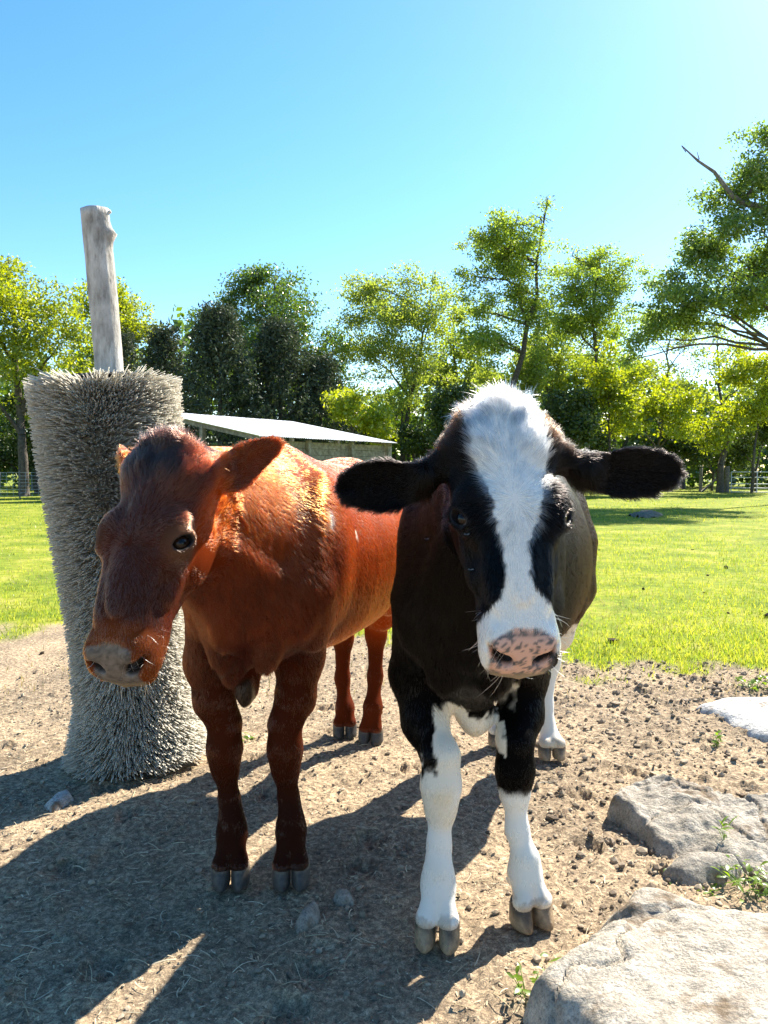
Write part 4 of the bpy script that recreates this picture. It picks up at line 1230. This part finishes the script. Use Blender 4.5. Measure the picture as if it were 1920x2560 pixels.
F = np.concatenate([o_ + np.array([[r0 * 3 + a, r0 * 3 + (a + 1) % 3, r0 * 3 + 3 + (a + 1) % 3, r0 * 3 + 3 + a]]) for r0 in (0,) for a in range(3)])
bo = mesh_np('bristles', V, F, MAT_BRI, brush, True); bo['kind'] = 'stuff'

# ------------------------------------------------------------------ shed
MAT_BOARD = noise_mat('old_boards', [(.3, (.12, .105, .09)), (.5, (.20, .18, .155)), (.7, (.29, .265, .235))], 9, .9, .5, .02)
MAT_TIN = noise_mat('roof_tin', [(.3, (.55, .56, .57)), (.6, (.72, .73, .74)), (.8, (.60, .58, .55))], 3, .38, .1, .01, .5)
E1 = at(640, 1094, 22.0); E2 = at(970, 1106, 27.0)
ev_ = nrm((E2 - E1) * np.array([1, 1, 0])); rk = np.array([-ev_[1], ev_[0], 0]); LE = np.linalg.norm((E2 - E1)[:2]); DP = 4.6
zE = (E1[2] + E2[2]) / 2; zR = zE + .86
E1 = np.array([E1[0], E1[1], zE]); rise = np.array([0, 0, zR - zE])
shed = thing('shed', 'low open shed with white corrugated tin roof behind the red cow', 'shed', (E1[0] + ev_[0] * LE / 2 + rk[0] * DP / 2, E1[1] + ev_[1] * LE / 2 + rk[1] * DP / 2, 0))
def shp(e, r_, z): return np.array([E1[0] + ev_[0] * e + rk[0] * r_, E1[1] + ev_[1] * e + rk[1] * r_, z])
nsh = 7; wsh = (LE + .3) / nsh
for k in range(nsh):                      # corrugated sheets, each its own piece
    a0 = -.15 + k * wsh; xs_ = np.linspace(a0, a0 + wsh + .03, 43)
    cz = .016 * np.cos((xs_ - a0) / .076 * 2 * math.pi) + .004 * (k % 2)
    V = []
    for rr in (-.28, DP / 2, DP + .1):
        for x_, c_ in zip(xs_, cz): V.append(shp(x_, rr, zE + (zR - zE) * rr / DP + .06 + c_))
    nv = len(xs_); F = [[r_ * nv + q_, r_ * nv + q_ + 1, (r_ + 1) * nv + q_ + 1, (r_ + 1) * nv + q_] for r_ in (0, 1) for q_ in range(nv - 1)]
    mesh_np('roof_sheet', np.array(V), np.array(F), MAT_TIN, shed)
RS = np.stack([ev_, rk, np.array([0, 0, 1.0])], 1)
def sbox(nm, e, r_, z, s, mat=MAT_BOARD):
    V, F = box(shp(e, r_, z), s, RS); return mesh_np(nm, V, F, mat, shed, False)
slope = math.atan2(zR - zE, DP); RT = RS @ np.array([[1, 0, 0], [0, math.cos(slope), -math.sin(slope)], [0, math.sin(slope), math.cos(slope)]])
for e in (.0, LE):
    V, F = box(shp(e, DP / 2, (zE + zR) / 2 - .03), (.045, (DP + .3) / math.cos(slope), .13), RT); mesh_np('rafter', V, F, MAT_BOARD, shed, False)
for e, r_ in ((0, 0), (LE, 0), (0, DP), (LE, DP), (0, DP / 2), (LE, DP / 2), (LE * .35, 0), (LE * .68, 0)):
    zt = zE + (zR - zE) * r_ / DP
    sbox('post', e, r_ , zt / 2 - .02, (.13, .13, zt - .04))
MAT_TRIM = noise_mat('corner_trim', [(.3, (.32, .30, .27)), (.7, (.45, .43, .40))], 8, .8)
sbox('corner_trim', LE + .075, -.02, zE / 2, (.03, .12, zE - .06), MAT_TRIM)
sbox('corner_trim', -.01, -.09, zE / 2, (.16, .03, zE - .06), MAT_TRIM)
zz = .12; k = 0
while zz < zE - .1:                       # low-side boards
    if not (1.5 < zz < 1.66): sbox('board', LE / 2, .085 + .006 * (k % 2), zz, (LE - .1, .025, .19))
    else:
        for e_, l_ in ((LE * .2, LE * .33), (LE * .86, LE * .25)): sbox('board', e_, .085, zz, (l_, .025, .19))
    sbox('board', LE / 2, DP - .09 - .006 * (k % 2), zz, (LE - .1, .025, .19))
    if k in (0, 2, 4, 6, 9, 11): sbox('board', 0.09, DP / 2, zz, (.025, DP - .15, .17))
    zz += .2; k += 1

# ------------------------------------------------------------------ fences and gate
MAT_GALV = noise_mat('galvanised', [(.3, (.42, .43, .44)), (.7, (.58, .59, .60))], 12, .4, .1, .01, .5)
MAT_POST = noise_mat('fence_post_wood', [(.3, (.10, .085, .065)), (.7, (.24, .21, .175))], 12, .9, .5, .02)
def gz1(x, y): return float(gzf(np.array([x]), np.array([y]))[0])
gA = at(1828, 1200, 46.0); gB = at(2080, 1200, 43.0)
gate = thing('gate', 'grey tube farm gate at the far right edge of the meadow', 'gate', ((gA[0] + gB[0]) / 2, (gA[1] + gB[1]) / 2, 0))
def gp(t, z): return np.array([gA[0] + (gB[0] - gA[0]) * t, gA[1] + (gB[1] - gA[1]) * t, z])
for z in (.12, .36, .60, .98, 1.30):
    V, F = tubes([(np.array([gp(0, z), gp(.5, z), gp(1, z)]), [.03] * 3)], 8); mesh_np('rail', V, F, MAT_GALV, gate)
for t in (0, .27, .5, .75, 1):
    V, F = tubes([(np.array([gp(t, .08), gp(t, .7), gp(t, 1.31)]), [.028] * 3)], 8); mesh_np('upright', V, F, MAT_GALV, gate)
def fpost(label, px, Y, h, r=.09, lean_=(0, 0), group='weathered fence posts along the meadow edge'):
    p = at(px, 1200, Y); z0 = gz1(p[0], Y)
    V, F = tubes([(np.array([[0, 0, -.2], [lean_[0] * .5, lean_[1] * .5, h * .5], [lean_[0], lean_[1], h]]), [r, r * .95, r * .9])], 10)
    o = mesh_np('fence_post', V, F, MAT_POST); o.location = (p[0], Y, z0); return tag(o, label, 'post', group)
fpost('stout wooden post holding the left end of the tube gate', 1818, 46, 1.55, .15)
fpost('wooden post in the shade left of the thick trunk by the gate', 1752, 46.5, 1.45, .11)
V, F = tubes([(np.array([[-.1, 0, 0], [.55, .02, .55], [1.25, .05, 1.2]]), [.07, .065, .06])], 8)
o = mesh_np('brace_pole', V, F, MAT_POST); p = at(1758, 1200, 46.2); o.location = (p[0], 46.2, gz1(p[0], 46.2)); tag(o, 'slanting brace pole leaning from the shaded post toward the trunk', 'pole')
wf = thing('wire_fence', 'wire mesh fence along the meadow edge at the far left', 'fence', (-19, 38, 0))
fy = 37.0; fx0, fx1 = at(-140, 1200, fy)[0], at(112, 1200, fy)[0]
for x in np.linspace(fx0, fx1, 5):
    V, F = tubes([(np.array([[x, fy, gz1(x, fy) - .1], [x, fy, .7], [x, fy, 1.35]]), [.03] * 3)], 8); mesh_np('post', V, F, MAT_POST, wf)
for z in np.linspace(.15, 1.28, 8):
    V, F = tubes([(np.array([[fx0, fy, z], [(fx0 + fx1) / 2, fy, z - .01], [fx1, fy, z]]), [.007] * 3)], 4); mesh_np('wire', V, F, MAT_GALV, wf)
for x in np.arange(fx0, fx1, .3):
    V, F = tubes([(np.array([[x, fy, .15], [x, fy, .7], [x, fy, 1.28]]), [.005] * 3)], 4); mesh_np('wire', V, F, MAT_GALV, wf)

# ------------------------------------------------------------------ trees
MAT_BARK = noise_mat('bark', [(.3, (.045, .037, .03)), (.7, (.13, .11, .09))], 8, .95, .8, .03)
LM = dict(
    maple=leaf_mat('maple_leaf', (.14, .21, .012), (.27, .32, .02), .58, (1.8, 1.6, .5)),
    oak=leaf_mat('oak_leaf', (.05, .10, .014), (.13, .20, .025), .42, (1.6, 1.6, .5), .35, .10),
    ash=leaf_mat('ash_leaf', (.15, .21, .035), (.28, .33, .06), .62, (1.7, 1.65, .7)),
    locust=leaf_mat('locust_leaf', (.13, .20, .022), (.27, .325, .05), .62, (1.65, 1.68, .7)),
    cedar=leaf_mat('cedar_spray', (.030, .048, .028), (.085, .105, .062), .2, (1.2, 1.2, .8), .6, .03),
    bigtree=leaf_mat('walnut_leaf', (.09, .15, .026), (.20, .265, .055), .58, (1.6, 1.65, .8), .4, .07),
    bush=leaf_mat('bush_leaf', (.17, .24, .012), (.33, .38, .02), .58, (1.7, 1.55, .5)),
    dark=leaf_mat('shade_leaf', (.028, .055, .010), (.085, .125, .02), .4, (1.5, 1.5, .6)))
def leaf_quads(C, size, up=.5, el=1.5):
    n = len(C)
    nn = nrm(rng.normal(0, 1, (n, 3)) + np.array([0, 0, up]))
    a = nrm(np.cross(nn, rng.normal(0, 1, (n, 3)))); b2 = np.cross(nn, a)
    s = (size * rng.uniform(.55, 1.35, n))[:, None]
    V = np.stack([C - a * s * el * .5, C + b2 * s * .42 - a * s * .05, C + a * s * el * .5, C - b2 * s * .42 - a * s * .05], 1)
    F = (np.arange(n) * 4)[:, None] + np.arange(4)[None]
    return V.reshape(-1, 3), F
def limb(a, b, r0, r1, sag=.0, wob=.12, k=6):
    t = np.linspace(0, 1, k)[:, None]; L = np.linalg.norm(b - a)
    p = a + (b - a) * t + rng.normal(0, wob * L / k, (k, 3)) * np.sin(t * 3.14) + np.array([0, 0, 1.0]) * sag * L * np.sin(t * 3.14)
    return p, (r0 + (r1 - r0) * t[:, 0])
def tree(label, base, Y, clumps, n, leaf, mat, tr=.22, sprig=.5, per=11, name='tree', group='trees behind the meadow', fork=None, shell=.45, twigs=40, up=.5, cat='tree', gap=.42):
    bx = at(base, 1200, Y)[0]; z0 = gz1(bx, Y)
    root = thing(name, label, cat, (bx, Y, z0), group)
    Cc = []; Rr = []
    for c in clumps:
        px, py, rx, ry = c[:4]; dy = c[4] if len(c) > 4 else rng.uniform(-1.2, 1.2)
        Cc.append(at(px, py, Y + dy)); Rr.append((rx * Y / FPX * 1.1, rx * Y / FPX, ry * Y / FPX * 1.1))
    Cc = np.array(Cc); Rr = np.array(Rr)
    C0, R0 = Cc, Rr
    sub = [(c, r_ * .62) for c, r_ in zip(Cc, Rr)]
    for c, r_ in zip(Cc, Rr):
        for _ in range(7):
            dd = nrm(rng.normal(0, 1, 3)); sub.append((c + dd * r_ * rng.uniform(.55, .95), r_ * rng.uniform(.22, .42)))
    Cs = np.array([a for a, _ in sub]); Rs_ = np.array([b_ for _, b_ in sub])
    Cc, Rr = Cs, Rs_
    vol = Rr.prod(1) ** .70; M = max(1, int(n / per))
    ci = rng.choice(len(Cc), M, p=vol / vol.sum())
    d = nrm(rng.normal(0, 1, (M, 3))); rad = rng.random(M)[:, None] ** shell
    S = Cc[ci] + d * rad * Rr[ci] * (0.82 + .36 * rng.random((M, 1)))
    S = S[(S[:, 2] > .25) & (vnoise(S * 1.05 + base) + .35 * vnoise(S * 2.6) > gap + .25 * rng.random(M))]
    Cc, Rr = C0, R0
    P = np.repeat(S, per, 0) + rng.normal(0, 1, (len(S) * per, 3)) * np.array([sprig, sprig, sprig * .55]) * .55
    P = P[P[:, 2] > .12]
    V, F = leaf_quads(P, leaf, up)
    mesh_np('crown', V, F, mat, root, False)
    # trunk and limbs
    paths = []; cen = Cc.mean(0); topi = Cc[:, 2].argmax()
    zc = Cc[:, 2].min() * .55 if fork is None else fork
    g0 = np.array([bx, Y, z0 - .2]); f0 = np.array([bx * .7 + cen[0] * .3, Y * .8 + cen[1] * .2, max(zc, .6)])
    paths.append(limb(g0, f0, tr * 1.25, tr * .85, 0, .05))
    head = Cc[topi] + np.array([0, 0, Rr[topi][2] * .6]); paths.append(limb(f0, head, tr * .85, tr * .12, 0, .10, 9))
    axis_p, axis_r = paths[-1]
    for c, r_ in zip(Cc, Rr):
        j = int(np.clip(np.searchsorted(axis_p[:, 2], c[2] - r_[2] * 1.0 - np.linalg.norm((c - f0)[:2]) * .5), 0, len(axis_p) - 2))
        L_ = limb(axis_p[j], c, axis_r[j] * .62, tr * .12, .05, .16, 7); paths.append(L_)
        for q in range(4):
            e = c + nrm(rng.normal(0, 1, 3) + np.array([0, 0, .3])) * r_ * .8
            paths.append(limb(L_[0][rng.integers(3, 7)], e, tr * .12, tr * .03, 0, .14, 5))
    for q in rng.choice(len(S), min(twigs, len(S)), False):
        c = Cc[np.linalg.norm(Cc - S[q], axis=1).argmin()]; paths.append(limb(c * .7 + S[q] * .3, S[q], tr * .06, tr * .02, 0, .12, 4))
    V, F = tubes(paths, 6); mesh_np('trunk', V, F, MAT_BARK, root)
    return root
def conifer(label, px, Y, top, wid, n):
    bx = at(px, 1200, Y)[0]; zt = at(px, top, Y)[2]; R = wid * Y / FPX; z0 = gz1(bx, Y)
    root = thing('cedar_tree', label, 'tree', (bx, Y, z0), 'dark cedars behind the shed')
    NS = n // 14; t = rng.random(NS) ** .75; a = rng.uniform(0, 6.28, NS)
    prof = np.interp(t, [0, .1, .3, .6, .85, 1], [.85, 1.0, .92, .62, .28, .03]) * (0.45 + 1.05 * vnoise(np.stack([np.cos(a) * 1.8 + px, np.sin(a) * 1.8, t * 7], -1)))
    rr = R * prof * rng.random(NS) ** .35
    S = np.stack([bx + rr * np.cos(a), Y + rr * np.sin(a), .2 + t * (zt - .2) - rr * .18], 1)
    out = np.stack([np.cos(a), np.sin(a), .55 + 0 * a], 1)
    P = np.repeat(S, 14, 0) + np.repeat(out, 14, 0) * rng.uniform(-.15, .75, (NS * 14, 1)) + rng.normal(0, .09, (NS * 14, 3))
    V, F = leaf_quads(P, .10, 0, 2.2); mesh_np('crown', V, F, LM['cedar'], root, False)
    V, F = tubes([(np.array([[bx, Y, z0 - .2], [bx + .05, Y, zt * .5], [bx, Y, zt * .97]]), [.2, .11, .02])], 8); mesh_np('trunk', V, F, MAT_BARK, root)
tree('bright green maple filling the left edge behind the brush', 60, 40, [(-60, 760, 150, 110), (60, 790, 130, 120), (-30, 690, 90, 60), (150, 860, 90, 120), (80, 960, 120, 80), (-80, 930, 140, 120), (200, 930, 50, 70), (20, 660, 40, 30)], 44000, .125, LM['maple'], .24, .5)
tree('yellow green tree just right of the wooden post', 300, 52, [(290, 790, 90, 80), (330, 850, 80, 90), (210, 760, 60, 60), (370, 920, 60, 90), (280, 720, 40, 30), (240, 880, 80, 100)], 26000, .14, LM['maple'], .22, .5)
tree('tall dark green oak rising behind the cedars and the shed', 660, 55, [(640, 740, 90, 70), (720, 790, 110, 80), (560, 800, 80, 70), (800, 880, 80, 90), (680, 880, 150, 110), (500, 790, 40, 35), (610, 700, 60, 35), (840, 960, 60, 80), (690, 700, 50, 35)], 40000, .145, LM['oak'], .32, .55)
tree('pale feathery ash tree right of the dark oak', 1010, 54, [(930, 720, 60, 50), (1010, 700, 60, 45), (980, 790, 110, 70), (1080, 790, 70, 80), (920, 880, 90, 80), (1040, 900, 100, 90), (1000, 1010, 130, 90), (890, 700, 30, 30), (1090, 700, 30, 35), (1000, 770, 140, 80), (1000, 880, 150, 110)], 48000, .12, LM['ash'], .20, .5, shell=.6, twigs=80)
tree('tall open crowned locust tree above the black cow', 1262, 45, [(1210, 600, 55, 40), (1290, 560, 70, 40), (1350, 540, 45, 35), (1370, 510, 28, 22), (1185, 690, 50, 35), (1270, 680, 70, 45), (1340, 650, 50, 50), (1200, 780, 70, 60), (1320, 790, 80, 70), (1250, 600, 80, 60), (1170, 850, 60, 50), (1265, 640, 110, 80), (1290, 730, 120, 80), (1240, 850, 100, 60)], 38000, .105, LM['locust'], .26, .42, fork=2.6, shell=.7, twigs=140, gap=.40)
tree('golden green locust tree right of the tall locust', 1460, 49, [(1430, 640, 50, 35), (1500, 640, 55, 40), (1550, 690, 50, 50), (1440, 720, 70, 55), (1520, 770, 80, 60), (1400, 800, 60, 60), (1480, 860, 90, 60), (1490, 700, 110, 80), (1480, 800, 120, 90)], 36000, .105, LM['locust'], .22, .45, fork=2.2, shell=.6, twigs=110)
tree('thin sparse tree with upright stems in the gap before the big tree', 1640, 54, [(1620, 830, 45, 45), (1680, 800, 50, 50), (1720, 860, 50, 50), (1620, 930, 60, 50), (1700, 960, 60, 50)], 8000, .12, LM['ash'], .15, .5, shell=.7, twigs=90)
tree('slim sparse tree behind the big right hand tree', 1800, 56, [(1790, 820, 50, 50), (1850, 860, 60, 60), (1770, 920, 50, 50), (1860, 960, 60, 50)], 5200, .12, LM['ash'], .15, .5, shell=.7, twigs=80)
tree('soft green tree filling the gap behind the tall locust', 1150, 59, [(1130, 850, 90, 90), (1190, 900, 90, 90), (1100, 950, 90, 90)], 15000, .17, LM['ash'], .2, .5)
tree('soft green tree between the two locusts', 1370, 60, [(1370, 830, 90, 70), (1400, 900, 110, 80), (1330, 950, 110, 80)], 15000, .17, LM['ash'], .2, .5)
tree('hazy green tree behind the sunlit bushes on the right', 1600, 62, [(1570, 930, 100, 70), (1660, 980, 110, 70), (1500, 960, 90, 70)], 12000, .18, LM['maple'], .2, .5)
big = tree('big overhanging tree with a bare dead branch at the right edge', 2010, 33, [(1880, 430, 70, 80), (1960, 400, 90, 90), (1800, 480, 60, 40), (1900, 560, 110, 70), (1980, 620, 140, 120), (1760, 650, 70, 45), (1830, 690, 110, 70), (1690, 720, 70, 45), (1640, 790, 70, 50), (1600, 850, 45, 45), (1730, 760, 90, 45), (1900, 760, 120, 60), (1570, 900, 28, 30), (1920, 350, 40, 30), (1780, 610, 90, 70), (1710, 800, 90, 50), (1880, 660, 120, 90), (1860, 500, 90, 70)], 72000, .10, LM['bigtree'], .13, .42, fork=6.5, shell=.6, twigs=120)
db = [at(*p, 32.5) for p in ((1980, 560), (1905, 520), (1858, 508), (1830, 488), (1800, 450), (1786, 430), (1745, 402), (1704, 364))]
dp = [(np.array(db), [.16, .13, .12, .10, .085, .07, .05, .02]), (np.array([db[6], at(1748, 398, 32.5), at(1743, 380, 32.5)]), [.03, .025, .012]), (np.array([db[7], at(1714, 380, 32.5), at(1712, 358, 32.5)]), [.02, .025, .01]),
      (np.array([db[2], at(1875, 480, 32.7), at(1888, 455, 32.7)]), [.1, .06, .03])]
V, F = tubes(dp, 8); o = mesh_np('dead_branch', V, F, noise_mat('dead_bark', [(.3, (.10, .09, .085)), (.7, (.22, .20, .19))], 6), big)
o['label'] = 'bare grey dead branch reaching up to the left'
for a in (('narrow dark cedar just right of the bristle brush', 415, 43, 830, 85, 14000), ('broad dark cedar left of the shed roof', 550, 41, 780, 140, 26000), ('dark cedar in front of the oak above the shed', 700, 43, 815, 130, 22000), ('lower dark cedar at the right end of the shed', 800, 44, 900, 80, 12000), ('dark cedar under the yellow green tree by the post', 305, 46, 840, 80, 11000)): conifer(*a)
def bushy(label, px, Y, py, rx, ry, n, mat, leaf=.13):
    cl = [(px + rng.uniform(-.55, .55) * rx, py + rng.uniform(-.5, .6) * ry, rx * rng.uniform(.35, .6), ry * rng.uniform(.35, .6)) for _ in range(6)]
    tree(label, px, Y, cl, n, leaf, mat, .08, .4, name='bush', group='bushes along the meadow edge', twigs=20, shell=.5, cat='bush')
bushy('bright yellow green bush right of the shed', 900, 40, 1040, 100, 95, 9000, LM['bush'])
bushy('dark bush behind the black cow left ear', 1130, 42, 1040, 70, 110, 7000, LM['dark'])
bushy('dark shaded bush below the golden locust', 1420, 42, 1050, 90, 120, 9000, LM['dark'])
bushy('bright sunlit bush above the black cow right ear', 1520, 43, 960, 110, 120, 11000, LM['bush'])
bushy('sunlit yellow green bush left of the gate', 1640, 44, 1040, 120, 90, 10000, LM['bush'])
bushy('tall bright bush at the right edge above the gate', 1880, 45, 960, 110, 110, 11000, LM['bush'])
bushy('dark bush at the far right behind the gate', 1890, 47, 1080, 80, 100, 8000, LM['dark'])
bushy('mid green bush between the ash and the tall locust', 1210, 47, 1000, 80, 120, 8000, LM['ash'])
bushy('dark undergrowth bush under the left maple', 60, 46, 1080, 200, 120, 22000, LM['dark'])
bushy('small leafy bush behind the locust trunk', 1310, 48, 960, 70, 130, 7000, LM['ash'])
for px, Y, r_, lab in ((1800, 45.5, .20, 'thick dark trunk of a small tree beside the gate'),):
    tree(lab, px, Y, [(px, 1060, 60, 50), (px - 30, 1100, 50, 30), (px + 50, 1020, 50, 40)], 4200, .13, LM['bush'], r_, .4, twigs=20)
for px, Y, lab in ((55, 43, 'slender pale trunked tree behind the far left fence'), (92, 44, 'slim leaning trunked tree left of the brush')):
    tree(lab, px, Y, [(px, 1000, 50, 50), (px + 15, 950, 45, 40)], 2500, .14, LM['dark'], .13, .4, twigs=10)
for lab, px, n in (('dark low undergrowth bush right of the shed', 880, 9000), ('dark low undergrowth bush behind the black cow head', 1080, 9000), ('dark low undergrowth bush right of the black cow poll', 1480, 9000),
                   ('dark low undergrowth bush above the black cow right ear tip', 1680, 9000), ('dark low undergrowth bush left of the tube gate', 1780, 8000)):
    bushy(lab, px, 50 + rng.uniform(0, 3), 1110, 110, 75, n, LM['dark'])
# the wood beyond reads as one dark mass
NW = 44000
wx = rng.uniform(-48, 52, NW); wy = rng.uniform(60, 74, NW)
wtop = 7.6 + 4.0 * sstep(6, -14, wx) + 2.4 * (fbm(p3(wx * .12, 0 * wx), 3) - .5) * 2
wz = rng.random(NW) ** .8 * wtop * (.75 + .5 * vnoise(np.stack([wx * .5, wy * .3, 0 * wx], -1)))
V, F = leaf_quads(np.stack([wx, wy, wz + .1], 1), .50, .3, 1.3)
o = tag(mesh_np('far_wood', V, F, LM['oak'], None, False), kind='stuff'); o['label'] = 'dense green wood far behind the meadow'
V2 = []
for k in range(60):
    x = rng.uniform(-45, 48); y = rng.uniform(57, 66); V2.append((np.array([[x, y, -.2], [x + rng.normal(0, .2), y, 3], [x + rng.normal(0, .5), y, 6.5]]), [.16, .13, .08]))
V, F = tubes(V2, 6); o = tag(mesh_np('far_trunks', V, F, MAT_BARK), kind='stuff'); o['label'] = 'thin dark trunks within the far wood'

# ------------------------------------------------------------------ flies on the black cow
def fly(label, px, py):
    V = black['V']; pxs = 960 + FPX * V[:, 0] / V[:, 1]; pys = 1280 - FPX * np.tan(np.arctan2(V[:, 2] - CAMH, V[:, 1]) + PITCH)
    ok = np.where(np.hypot(pxs - px, pys - py) < 9)[0]; i = ok[V[ok, 1].argmin()]; p = V[i] + black['N'][i] * .012
    r = thing('fly', label, 'fly', p, 'flies around the black cow')
    o = mesh_np('fly_body', IV * np.array([.0016, .0036, .0016]), IF, MAT_DARK); o.parent = r
    for sg in (-1, 1):
        w = np.array([[0, 0, .001], [sg * .004, -.002, .003], [sg * .006, -.006, .002], [sg * .001, -.004, .001]])
        o = mesh_np('wing', w, np.array([[0, 1, 2, 3]]), MAT_TRIM); o.parent = r
fly('tiny pale fly on the black neck left of the face', 1069, 1347)
fly('tiny pale fly just below the eye of the black cow', 1164, 1330)
fly('tiny pale fly on the black cheek left of the blaze', 1182, 1422)
